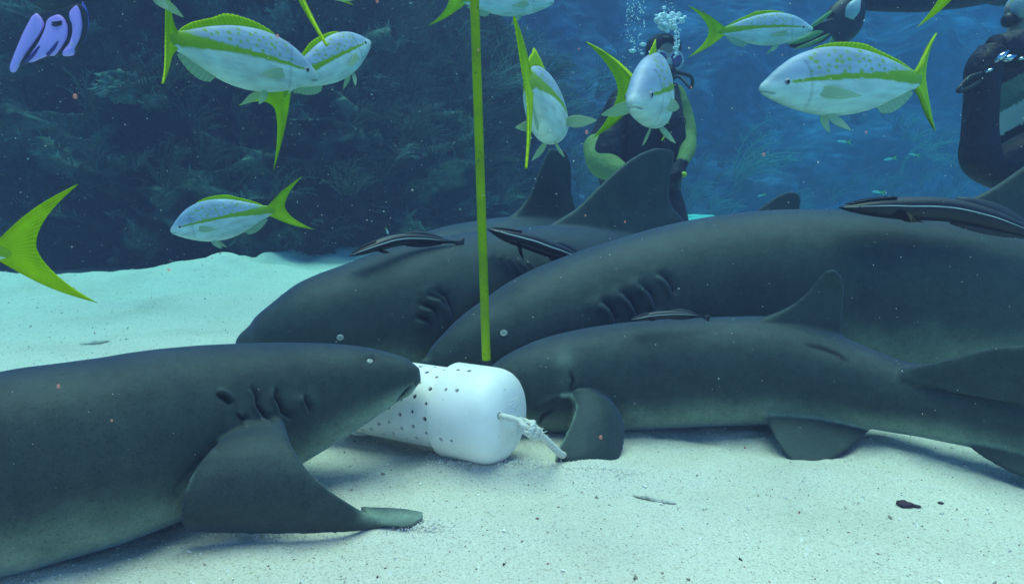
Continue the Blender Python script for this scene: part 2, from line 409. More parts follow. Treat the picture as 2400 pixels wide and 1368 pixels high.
# ------------------------------------------------------------------ sharks
def station(px, top, bot, Y, r=0.9, z0=0.0):
    """bot: pixel row, or None = belly at height z0.  Y None = solve so that the belly lies at z0"""
    def geo(Yv):
        T = W(px, top, Yv)
        if bot is None: B = np.array([T[0], Yv, z0])
        else: B = W(px, bot, Yv)
        C = (T + B) / 2; hh = np.linalg.norm(T - B) / 2
        if bot is not None:
            ph = math.atan2(CAM_H - C[2], Yv); c, s = math.cos(ph), math.sin(ph)
            hh = hh * c / math.sqrt(c * c + (r * s) ** 2)
        return C, hh
    if Y is None:
        lo, hi = 0.5, 4.0
        for _ in range(50):
            m = (lo + hi) / 2; C, hh = geo(m)
            if C[2] - hh > z0: lo = m
            else: hi = m
        Y = (lo + hi) / 2
    C, hh = geo(Y)
    return (*C, hh, hh * r)

def fin_part(mb, levels, th, camber=0.0, nsub=26, tipth=0.6, root=2.6):
    """levels: list of (lead point, trail point) from root to tip, world coords"""
    L = np.array([np.concatenate([a, b]) for a, b in levels]); t = np.arange(len(L), dtype=float)
    f = cr(t, L, np.linspace(0, len(L) - 1, nsub)); A, Bv = f[:, :3], f[:, 3:]
    span = unit(np.gradient((A + Bv) / 2, axis=0)); ch = unit(Bv - A); nrm = unit(np.cross(ch, span))
    thk = th * np.interp(np.linspace(0, 1, nsub), [0, 0.12, 0.28, 0.5, 1], [root, 1 + .45 * (root - 1), 1.15, 0.9, tipth])
    nc = 14; c = (1 - np.cos(np.linspace(0, np.pi, nc))) / 2
    prof = np.sqrt(np.clip(c * (1 - c) * 4, 0, 1)) ** 0.6
    prof = prof * (1.15 - 0.35 * c)
    up = []; dn = []
    for k in range(nc):
        mid = A + (Bv - A) * c[k] + nrm * (camber * math.sin(math.pi * c[k]) * np.linalg.norm(Bv - A, axis=1))[:, None]
        up.append(mid + nrm * (thk * prof[k] / 2)[:, None]); dn.append(mid - nrm * (thk * prof[k] / 2)[:, None])
    ring = up + dn[::-1][1:-1]
    P = np.stack(ring, 1)
    mb.grid(P, closed_v=True, cap0=True, cap1=True)

def remeshed(mb, vox, smooth_it=8, origin=(0, 0, 0)):
    me = mb.mesh('tmp', [M['shark']])
    bm = bmesh.new(); bm.from_mesh(me); bmesh.ops.recalc_face_normals(bm, faces=bm.faces); bm.to_mesh(me); bm.free()
    o = bpy.data.objects.new('tmp', me); COL.objects.link(o)
    m = o.modifiers.new('r', 'REMESH'); m.mode = 'VOXEL'; m.voxel_size = vox; m.use_smooth_shade = True
    s = o.modifiers.new('s', 'SMOOTH'); s.factor = 0.5; s.iterations = smooth_it
    dg = bpy.context.evaluated_depsgraph_get(); dg.update()
    out = bpy.data.meshes.new_from_object(o.evaluated_get(dg))
    bpy.data.objects.remove(o); bpy.data.meshes.remove(me)
    return out

def get_co(me):
    a = np.zeros(len(me.vertices) * 3); me.vertices.foreach_get('co', a); return a.reshape(-1, 3)
def get_no(me):
    a = np.zeros(len(me.vertices) * 3); me.vertices.foreach_get('normal', a); return a.reshape(-1, 3)

def seg_dist(p, a, b):
    ab = b - a; t = np.clip(((p - a) @ ab) / (ab @ ab), 0, 1)
    q = a + t[:, None] * ab
    return np.linalg.norm(p - q, axis=1), t, (p - q)

def shark(name, label, st, fins, vox, gills=(), eyes=(), spots=(), n=2.2, top_col=(0.036, 0.052, 0.045), bel_col=(0.25, 0.34, 0.25), rims=(), folds=(), headfrac=0.1):
    st = np.array(st, float)
    d = np.concatenate([[0], np.cumsum(np.linalg.norm(np.diff(st[:, :3], axis=0), axis=1))])
    ns = max(40, int(d[-1] / 0.02)); S = cr(d, st, np.linspace(0, d[-1], ns))
    S[:, 3:] = np.maximum(S[:, 3:], 0.004)
    Tg = unit(np.gradient(S[:, :3], axis=0)); side = unit(np.cross(Tg, [0, 0, 1.0])); upv = unit(np.cross(side, Tg))
    a = np.linspace(0, 2 * np.pi, 64, endpoint=False); ca, sa = np.cos(a), np.sin(a)
    ex = 2 / n
    cx = np.sign(ca) * np.abs(ca) ** ex; sx = np.sign(sa) * np.abs(sa) ** ex
    P = S[:, None, :3] + side[:, None] * (S[:, 4, None, None] * cx[None, :, None]) + upv[:, None] * (S[:, 3, None, None] * sx[None, :, None])
    mb = MB(); mb.grid(P, closed_v=True, cap0=True, cap1=True)
    for f in fins: fin_part(mb, *f[:1], **f[1])
    me = remeshed(mb, vox)
    co = get_co(me); no = get_no(me); pj = project(co)
    facing = (no * (co - np.array([0, 0, CAM_H]))).sum(1) < 0
    # nearest spine station -> countershading
    best = np.full(len(co), 1e9); bi = np.zeros(len(co), int)
    for k in range(0, ns):
        dd = ((co - S[k, :3]) ** 2).sum(1); w = dd < best; best[w] = dd[w]; bi[w] = k
    stp = d[-1] / (ns - 1); fr = np.clip(bi + ((co - S[bi, :3]) * Tg[bi]).sum(1) / stp, 0, ns - 1)
    kk = np.arange(ns); Sx = np.stack([np.interp(fr, kk, S[:, q]) for q in range(5)], 1)
    Ux = unit(np.stack([np.interp(fr, kk, upv[:, q]) for q in range(3)], 1)); Dx = unit(np.stack([np.interp(fr, kk, side[:, q]) for q in range(3)], 1))
    rel = ((co - Sx[:, :3]) * Ux).sum(1) / np.maximum(Sx[:, 3], 0.02)
    frac = bi / ns
    disp = np.zeros(len(co)); dark = np.zeros(len(co))
    mpp = pj[:, 2] / FPX                          # metres per pixel
    for (pts, depth, width, flap) in gills:
        pts = np.array(pts, float)
        bestd = np.full(len(co), 1e9); sgn = np.zeros(len(co)); tt = np.zeros(len(co))
        for k in range(len(pts) - 1):
            dd, t, off = seg_dist(pj[:, :2], pts[k], pts[k + 1]); w = dd < bestd
            bestd[w] = dd[w]; tt[w] = (k + t[w]) / (len(pts) - 1); sgn[w] = off[w, 0]
        fall = np.sin(np.clip(tt, 0, 1) * np.pi) ** 0.5 + 0.15
        msk = facing & (bestd < width * 7)
        x = bestd / width
        disp += np.where(msk, -depth * np.exp(-x ** 2) * fall, 0)
        disp += np.where(msk & (np.sign(sgn) == np.sign(flap)), abs(flap) * depth * np.exp(-((x - 2.2) / 1.6) ** 2) * fall, 0)
        disp += np.where(msk & (np.sign(sgn) != np.sign(flap)), -0.5 * depth * np.exp(-((x - 1.5) / 1.8) ** 2) * fall, 0)
        dark = np.maximum(dark, np.where(msk, np.exp(-(x / 0.9) ** 2) * fall, 0))
    for (cx_, cy_, rx, ry, amp) in spots:
        e = np.exp(-((pj[:, 0] - cx_) / rx) ** 2 - ((pj[:, 1] - cy_) / ry) ** 2)
        disp += np.where(facing, amp * e, 0)
    for (pts, amp, width) in folds:
        pts = np.array(pts, float); bestd = np.full(len(co), 1e9)
        for k in range(len(pts) - 1):
            dd, t, off = seg_dist(pj[:, :2], pts[k], pts[k + 1]); bestd = np.minimum(bestd, dd)
        disp += np.where(facing, amp * np.exp(-(bestd / width) ** 2), 0)
    disp += 0.0012 * fbm(co * 9, 2)
    co2 = co + no * disp[:, None]
    me.vertices.foreach_set('co', co2.ravel()); me.update()
    b = sm(-0.05, -0.9, rel + 0.12 * fbm(co * 7, 3))
    off = co - Sx[:, :3]; ell = np.hypot((off * Dx).sum(1) / Sx[:, 4], (off * Ux).sum(1) / Sx[:, 3])
    b = b * (1 - sm(1.04, 1.16, ell)) * (S[bi, 3] > 0.03)          # fins keep the dark colour of the back
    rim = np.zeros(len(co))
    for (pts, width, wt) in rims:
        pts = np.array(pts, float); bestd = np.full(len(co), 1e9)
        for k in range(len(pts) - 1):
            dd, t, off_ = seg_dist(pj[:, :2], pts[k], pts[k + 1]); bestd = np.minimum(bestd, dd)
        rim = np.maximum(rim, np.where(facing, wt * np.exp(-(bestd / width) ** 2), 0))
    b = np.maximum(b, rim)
    col = np.array(top_col) * (1 - b[:, None]) + np.array(bel_col) * b[:, None]
    mott = 1 + 0.13 * fbm(co * 16 + 3, 4) + 0.14 * fbm(co * 70, 2) + 0.22 * np.clip(pnoise(co * 240) - 0.1, 0, 1) - 0.25 * np.clip(pnoise(co * 190 + 8) - 0.25, 0, 1)
    col = col * mott[:, None] * (1 - 0.95 * np.clip(dark, 0, 1))[:, None]
    tn = np.ones((len(co), 4), np.float32); tn[:, :3] = np.clip(col, 0.004, 1)
    for at in list(me.color_attributes): me.color_attributes.remove(at)
    ca_ = me.color_attributes.new('tone', 'FLOAT_COLOR', 'POINT'); ca_.data.foreach_set('color', tn.ravel())
    me.materials.clear(); me.materials.append(M['shark'])
    me.polygons.foreach_set('use_smooth', [True] * len(me.polygons))
    k = int(ns * 0.4); org = np.array([S[k, 0], S[k, 1], max(S[k, 2] - S[k, 3], 0)])
    me.transform(Matrix.Translation([-c for c in org])); me.name = name + '_body'
    root = empty(name, org, label, 'shark', 'nurse sharks crowding round the bait tube')
    o = bpy.data.objects.new('body', me); COL.objects.link(o); o.parent = root
    for (ex_, ey_, er) in eyes:
        dd = (pj[:, 0] - ex_) ** 2 + (pj[:, 1] - ey_) ** 2
        c = np.nonzero(facing & (dd < 80))[0]
        if len(c) == 0: continue
        i = c[np.argmin(pj[c, 2])]; p = co2[i]; nn = unit(no[c].mean(0)); r = er * pj[i, 2] / FPX
        zz = unit(np.cross(nn, [0, 0, 1.0])); yy = np.cross(nn, zz); Mx = np.stack([zz, yy, nn], 1)
        e = MB()
        e.ball(p - nn * r * 0.15, (r * 1.15, r, r * 0.55), 10, 18, 0, Mx)
        ring = [p + nn * r * 0.36 + r * 0.72 * (math.cos(t) * zz * 1.15 + math.sin(t) * yy) for t in np.linspace(0, 2 * np.pi, 25)]
        e.tube(ring, r * 0.14, 6, 0)
        e.ball(p + nn * r * 0.30, (r * 0.36, r * 0.2, r * 0.16), 6, 12, 1, Mx)
        e.build('eye', [M['eyew'], M['eyeb']], root)
    return root, S, co2, no, pj

P2 = lambda l, Y0, Y1: [(W(a[0], a[1], Y0 + (Y1 - Y0) * k / (len(l) - 1)), W(b[0], b[1], Y0 + (Y1 - Y0) * k / (len(l) - 1))) for k, (a, b) in enumerate(l)]

# --- the shark lying front left, its head over the tube
st = [station(985, 862, 893, 1.235), station(981, 853, 903, 1.235), station(966, 842, 917, 1.235), station(930, 829, 938, 1.23), station(880, 814, 968, 1.22), station(800, 802, 1016, 1.20), station(700, 796, 1072, 1.175),
      station(600, 797, 1122, 1.14), station(500, 803, 1166, 1.105), station(400, 812, 1210, 1.06), station(300, 824, 1250, 1.01),
      station(200, 838, 1284, None), station(100, 852, 1312, None), station(0, 868, 1338, None)]
k = st[-1]
for (dx, dy, h, w) in [(-0.15, -0.03, 0.128, 0.125), (-0.33, -0.06, 0.112, 0.105), (-0.55, -0.07, 0.085, 0.075), (-0.8, -0.03, 0.055, 0.045), (-1.05, 0.05, 0.04, 0.025), (-1.45, 0.15, 0.012, 0.01)]:
    st.append((k[0] + dx, k[1] + dy, h + 0.002, h, w))
nb = [((663, 992), (566, 1000)), ((684, 1045), (505, 1048)), ((722, 1100), (458, 1105)), ((778, 1152), (432, 1165)), ((850, 1198), (421, 1212)), ((948, 1233), (432, 1243))]
yy = [1.09, 1.0, 0.972, 0.972, 0.985, 1.0]; y2 = [1.08, 0.985, 0.945, 0.928, 0.932, 0.95]
pecL = [(W(*a, yy[i]), W(*b, y2[i])) for i, (a, b) in enumerate(nb)]
# the curled tip of the fin lying on the sand
def onsand(px, py, dz=0.008):
    Y = GY(py, 0.0)
    for _ in range(4):
        p = W(px, py, Y); z = float(sand_z(np.array([p[0]]), np.array([p[1]]))[0]) + dz; Y = GY(py, z)
    return W(px, py, Y)
tip = [(onsand(845, 1194), onsand(870, 1226)), (onsand(905, 1190), onsand(915, 1232)), (onsand(955, 1193), onsand(958, 1233)), (onsand(993, 1200), onsand(990, 1214))]
far_pec = [(W(690, 1040, 1.24), W(560, 1060, 1.24)), (W(760, 1050, 1.36) - [0, 0, .02], W(600, 1070, 1.36)), (W(800, 1040, 1.5) - [0, 0, 0.05], W(700, 1040, 1.5) - [0, 0, .05])]
dl = [((k[0] - 0.35, k[1] - .06, 0.2), (k[0] - 0.68, k[1] - .06, 0.13)), ((k[0] - 0.5, k[1] - .06, 0.29), (k[0] - 0.66, k[1] - .06, 0.24)), ((k[0] - 0.58, k[1] - .06, 0.34), (k[0] - 0.65, k[1] - .06, 0.32))]
tl = [((k[0] - 1.0, k[1] + .05, 0.06), (k[0] - 1.3, k[1] + .12, 0.02)), ((k[0] - 1.2, k[1] + .09, 0.13), (k[0] - 1.55, k[1] + .17, 0.06)), ((k[0] - 1.45, k[1] + .14, 0.15), (k[0] - 1.62, k[1] + .18, 0.12))]
A3 = lambda l: [(np.array(a, float), np.array(b, float)) for a, b in l]
gl1 = [([(716, 928), (714, 938), (722, 952), (728, 966)], 0.006, 3.4, -.6), ([(650, 910), (647, 930), (658, 952), (662, 968), (682, 980)], 0.007, 3.6, -.6), ([(592, 908), (602, 928), (604, 950), (620, 975), (642, 984)], 0.007, 3.6, -.6), ([(970, 903), (957, 914), (946, 927), (930, 943)], .004, 3.2, .3), ([(858, 843), (872, 840), (884, 834)], .0012, 9, .1),
       ([(510, 920), (528, 930), (545, 945)], 0.006, 4.0, 0.8), ([(556, 968), (570, 984), (586, 980)], 0.003, 4.0, 0.6)]
fo1 = [([(428, 1160), (470, 1095), (500, 1060)], 0.003, 5), ([(410, 1150), (440, 1110), (470, 1075)], -0.003, 5), ([(412, 1185), (435, 1150)], 0.004, 6)]
s1 = shark('nurse_shark', 'large brown-grey shark at front left with its snout over the white tube', st,
      [(pecL, dict(th=0.020, camber=0.02, tipth=0.5)), (tip, dict(th=0.007, tipth=0.8)), (far_pec, dict(th=0.018)), (A3(dl), dict(th=0.02)), (A3(tl), dict(th=0.014))],
      0.0026, gl1, [(872, 838, 7)], [(620, 930, 70, 50, -0.003), (700, 945, 26, 22, 0.004), (735, 940, 14, 20, 0.003)], folds=fo1, rims=[([(690, 1052), (722, 1102), (775, 1152), (845, 1196)], 2.5, .35), ([(460, 1105), (434, 1162)], 2.5, .3), ([(860, 1206), (900, 1212), (990, 1208)], 18, .9)])

# --- the smaller shark at front right with the curled fin
st = [station(1120, 905, 945, 1.43), station(1135, 880, 965, 1.435), station(1160, 857, 985, 1.44), station(1200, 830, 1002, 1.45), station(1250, 806, 1012, 1.46), station(1300, 787, 1014, 1.47), station(1400, 765, 1010, 1.485),
      station(1500, 752, 1003, 1.49), station(1600, 745, 999, 1.49), station(1700, 741, 994, 1.485), station(1800, 742, 992, 1.47), station(1900, 765, 993, 1.44), station(2000, 806, 998, 1.40),
      station(2100, 843, 1012, 1.36), station(2200, 862, 1030, 1.31, r=.8), station(2300, 878, 1052, 1.265, r=.75), station(2400, 900, 1078, 1.21, r=.7), station(2520, 935, 1112, 1.14, r=.6)]
k = st[-1]; st.append((k[0] + 0.12, k[1] - 0.10, k[2] - 0.02, 0.035, 0.02)); st.append((k[0] + 0.3, k[1] - 0.2, 0.03, 0.02, 0.010))
d1 = P2([((1770, 752), (1985, 845)), ((1842, 722), (1986, 818)), ((1886, 690), (1972, 765)), ((1914, 658), (1979, 700)), ((1934, 637), (1978, 660)), ((1950, 631), (1968, 640))], 1.45, 1.43)
d2 = [(W(2090, 870, 1.34), W(2500, 960, 1.14)), (W(2170, 852, 1.29), W(2520, 930, 1.12)), (W(2250, 832, 1.25), W(2530, 890, 1.11)), (W(2330, 813, 1.21), W(2520, 850, 1.11)), (W(2395, 808, 1.18), W(2490, 824, 1.12))]
af = [(W(2240, 1020, 1.27), W(2500, 1070, 1.14)), (W(2290, 1062, 1.225), W(2520, 1110, 1.11)), (W(2345, 1096, 1.18), W(2520, 1140, 1.09)), (W(2410, 1124, 1.14), W(2500, 1150, 1.09))]
pv = [(W(1785, 935, 1.45), W(1975, 940, 1.43)), (W(1800, 995, 1.365), W(2044, 991, 1.37)), (W(1828, 1048, 1.31), W(2003, 1040, 1.32)), (W(1872, 1096, 1.255), W(1925, 1098, 1.255))]
pc = [(W(1335, 922, 1.375), W(1395, 925, 1.39)), (W(1349, 950, 1.345), W(1440, 948, 1.385)), (W(1333, 1000, 1.305), W(1464, 995, 1.36)), (W(1306, 1050, 1.275), W(1462, 1050, 1.32)), (W(1297, 1085, 1.255), W(1440, 1088, 1.28)), (W(1330, 1104, 1.25), W(1395, 1103, 1.255))]
tl = A3([((k[0] + .05, k[1] - .06, .10), (k[0] + .28, k[1] - .2, .03)), ((k[0] + .22, k[1] - .16, .16), (k[0] + .42, k[1] - .28, .08)), ((k[0] + .40, k[1] - .26, .17), (k[0] + .5, k[1] - .32, .14))])
s4 = shark('nurse_shark', 'smaller shark at front right with a curled side fin, behind the tube cap', st,
      [(d1, dict(th=0.014, tipth=.6)), (d2, dict(th=0.014, root=3.2)), (af, dict(th=0.012, root=2.2)), (pv, dict(th=0.013, root=1.3)), (pc, dict(th=0.010, camber=-0.16)), (tl, dict(th=0.011))],
      0.0032, [([(1300, 960), (1272, 975), (1262, 995)], .003, 5, 1), ([(1335, 868), (1343, 890), (1335, 915)], .0015, 5, .6), ([(1885, 806), (1925, 815), (1960, 828), (1988, 848)], .0016, 6, .3)], [], [(1318, 860, 32, 26, 0.006)], rims=[([(1318, 926), (1338, 926), (1349, 950), (1344, 975), (1333, 1000), (1320, 1025), (1306, 1052), (1298, 1080)], 4.5, 1.3), ([(1322, 850), (1326, 885)], 26, .22)], folds=[([(1260, 950), (1300, 930), (1330, 925)], .004, 6)])

# --- the biggest shark across the middle
st = [station(984, 860, None, 1.60, z0=0.11), station(992, 845, None, 1.605, z0=.085), station(1020, 812, None, 1.62, z0=.06), station(1060, 775, None, 1.635, z0=.04), station(1130, 720, None, 1.66, z0=.02), station(1200, 675, None, 1.69), station(1300, 622, None, 1.73),
      station(1400, 583, None, 1.765, r=.85), station(1500, 552, None, 1.80, r=.82), station(1600, 524, None, 1.83, r=.8), station(1700, 505, None, 1.85, r=.8), station(1800, 493, None, 1.86, r=.8), station(1950, 490, None, 1.86, r=.8),
      station(2100, 500, None, 1.85, r=.8), station(2250, 524, None, 1.83, r=.8), station(2400, 560, None, 1.81, r=.75), station(2600, 612, None, 1.80, r=.7)]
k = st[-1]
for (dx, dy, h, w) in [(0.2, -0.02, 0.12, 0.075), (0.45, 0.0, 0.085, 0.05), (0.75, 0.08, 0.055, 0.03), (1.1, 0.2, 0.02, 0.015)]: st.append((k[0] + dx, k[1] + dy, h + 0.03, h, w))
d1 = P2([((2170, 530), (2560, 640)), ((2250, 478), (2540, 560)), ((2330, 436), (2530, 490)), ((2400, 388), (2530, 430)), ((2470, 345), (2530, 372)), ((2500, 332), (2522, 340))], 1.84, 1.84)
tl = A3([((k[0] + .8, k[1] + .1, .12), (k[0] + 1.1, k[1] + .2, .03)), ((k[0] + 1.1, k[1] + .2, .26), (k[0] + 1.4, k[1] + .3, .15)), ((k[0] + 1.35, k[1] + .3, .32), (k[0] + 1.55, k[1] + .35, .26))])
d2 = A3([((k[0] + .15, k[1] - .01, .26), (k[0] + .45, k[1], .2)), ((k[0] + .27, k[1] - .01, .34), (k[0] + .44, k[1], .30)), ((k[0] + .34, k[1] - .01, .38), (k[0] + .44, k[1], .36))])
pc = [(W(1560, 800, 1.66), W(1750, 820, 1.66)), (W(1560, 860, 1.60) , W(1800, 870, 1.6)), (W(1600, 900, 1.6), W(1780, 905, 1.6))]
g3 = [([(1412, 706), (1432, 722), (1442, 745), (1446, 765)], .009, 5, -1.2), ([(1458, 684), (1480, 705), (1492, 728), (1498, 750)], .008, 5, -1.2), ([(1500, 664), (1524, 684), (1534, 706), (1540, 725)], .007, 5, -1.2), ([(1545, 640), (1565, 655), (1576, 675), (1580, 690)], .007, 5, -1.2)]
s3 = shark('nurse_shark', 'biggest dark shark stretching across the middle to the right edge', st, [(d1, dict(th=0.03)), (tl, dict(th=.02)), (d2, dict(th=.02)), (pc, dict(th=.02))], 0.0052, g3, [(1181, 776, 8)],
      [(1390, 715, 26, 18, .004), (1440, 695, 22, 16, .004), (1487, 672, 22, 16, .004)], folds=[([(1180, 770), (1240, 765)], .0, 8)])

# --- the shark behind it with the tall back fin
st = [station(556, 782, 806, 1.62), station(562, 772, 824, 1.62), station(580, 757, 848, 1.63), station(620, 728, 872, 1.64), station(700, 673, 905, 1.665), station(800, 629, None, 1.71, z0=.02), station(900, 591, None, 1.77), station(1000, 563, None, 1.84), station(1100, 547, None, 1.93),
      station(1200, 535, None, 2.03), station(1300, 528, None, 2.14), station(1400, 536, None, 2.26, r=.8), station(1500, 552, None, 2.38, r=.75), station(1600, 570, None, 2.5, r=.7)]
k = st[-1]
for (dx, dy, h, w) in [(0.18, 0.2, 0.10, 0.06), (0.4, 0.42, 0.07, 0.04), (0.7, 0.65, 0.035, 0.02), (.9, .8, .012, .01)]: st.append((k[0] + dx, k[1] + dy, h + 0.06, h, w))
lv = [((1262, 545), (1612, 570)), ((1295, 522), (1608, 524)), ((1350, 488), (1573, 478)), ((1402, 438), (1570, 430)), ((1450, 394), (1577, 390)), ((1495, 362), (1581, 366)), ((1535, 347), (1574, 350))]
d1 = [(W(*a, 2.14 + (a[0] - 1290) * .0011), W(*b, 2.14 + (b[0] - 1290) * .0011)) for a, b in lv]
tl = A3([((k[0] + .5, k[1] + .5, .10), (k[0] + .9, k[1] + .8, .02)), ((k[0] + .75, k[1] + .7, .2), (k[0] + 1.1, k[1] + 1.0, .12)), ((k[0] + 1.05, k[1] + .95, .26), (k[0] + 1.2, k[1] + 1.05, .22))])
g2 = [([(975, 742), (1000, 748), (1012, 762)], .007, 5, -1.1), ([(985, 712), (1015, 722), (1028, 745)], .007, 5, -1.2), ([(1003, 690), (1034, 700), (1050, 725)], .007, 5, -1.2), ([(1022, 678), (1048, 695), (1060, 725), (1064, 750)], .006, 4.5, -1.0)]
ff = [([(1150 + 22 * q, 600 + 4 * q), (1180 + 20 * q, 640), (1190 + 18 * q, 680)], .003, 5) for q in range(5)]
s2 = shark('nurse_shark', 'shark behind the yellow pole with a tall dark back fin and blunt snout at left', st, [(d1, dict(th=0.022)), (tl, dict(th=.015))], 0.0046, g2, [(803, 793, 7.5)], [(990, 735, 22, 12, .003)], folds=ff)

# --- the hazy shark beyond with only its back and fin showing
st = [station(770, 668, None, 2.15, z0=.10), station(790, 650, None, 2.16, z0=.05), station(850, 622, None, 2.19, z0=.03), station(950, 566, None, 2.26), station(1050, 533, None, 2.34), station(1130, 517, None, 2.42), station(1200, 508, None, 2.50), station(1300, 512, None, 2.62, r=.8), station(1400, 528, None, 2.75, r=.7)]
k = st[-1]
for (dx, dy, h, w) in [(0.2, 0.25, 0.09, 0.06), (0.45, 0.5, 0.055, 0.03), (0.8, 0.8, 0.015, 0.01)]: st.append((k[0] + dx, k[1] + dy, h + 0.05, h, w))
lv = [((1165, 525), (1372, 535)), ((1200, 503), (1362, 510)), ((1232, 468), (1345, 470)), ((1252, 425), (1340, 430)), ((1268, 385), (1340, 390)), ((1285, 348), (1330, 352))]
d1 = [(W(*a, 2.47 + (a[0] - 1200) * .0011), W(*b, 2.47 + (b[0] - 1200) * .0011)) for a, b in lv]
tl = A3([((k[0] + .5, k[1] + .5, .08), (k[0] + .8, k[1] + .8, .02)), ((k[0] + .7, k[1] + .7, .2), (k[0] + 1.0, k[1] + 1.0, .12))])
shark('nurse_shark', 'hazy blue-grey shark farthest back beside the pole, fin under the tail-on snapper', st, [(d1, dict(th=0.022)), (tl, dict(th=.015))], 0.006)

# --- the shark hidden behind the biggest one, only a small fin showing
st = [(0.62, 3.1, 0.17, 0.03, 0.03), (0.66, 3.1, 0.16, 0.06, .06), (0.8, 3.12, 0.15, 0.11, .12), (1.0, 3.15, 0.16, 0.14, .14), (1.3, 3.2, .16, .14, .12), (1.6, 3.25, .14, .11, .09), (1.9, 3.35, .11, .07, .05), (2.3, 3.5, .08, .03, .02)]
Yf = 3.17
lv = [((1740, 535), (1885, 545)), ((1772, 495), (1877, 497)), ((1800, 472), (1878, 480)), ((1830, 454), (1879, 466)), ((1852, 447), (1872, 452))]
d1 = [(W(*a, Yf), W(*b, Yf)) for a, b in lv]
tl = A3([((2.0, 3.38, .12), (2.3, 3.5, .05)), ((2.25, 3.48, .2), (2.5, 3.56, .12))])
shark('nurse_shark', 'shark hidden behind the biggest one, only its small rounded fin showing', st, [(d1, dict(th=0.022)), (tl, dict(th=.015))], 0.007)

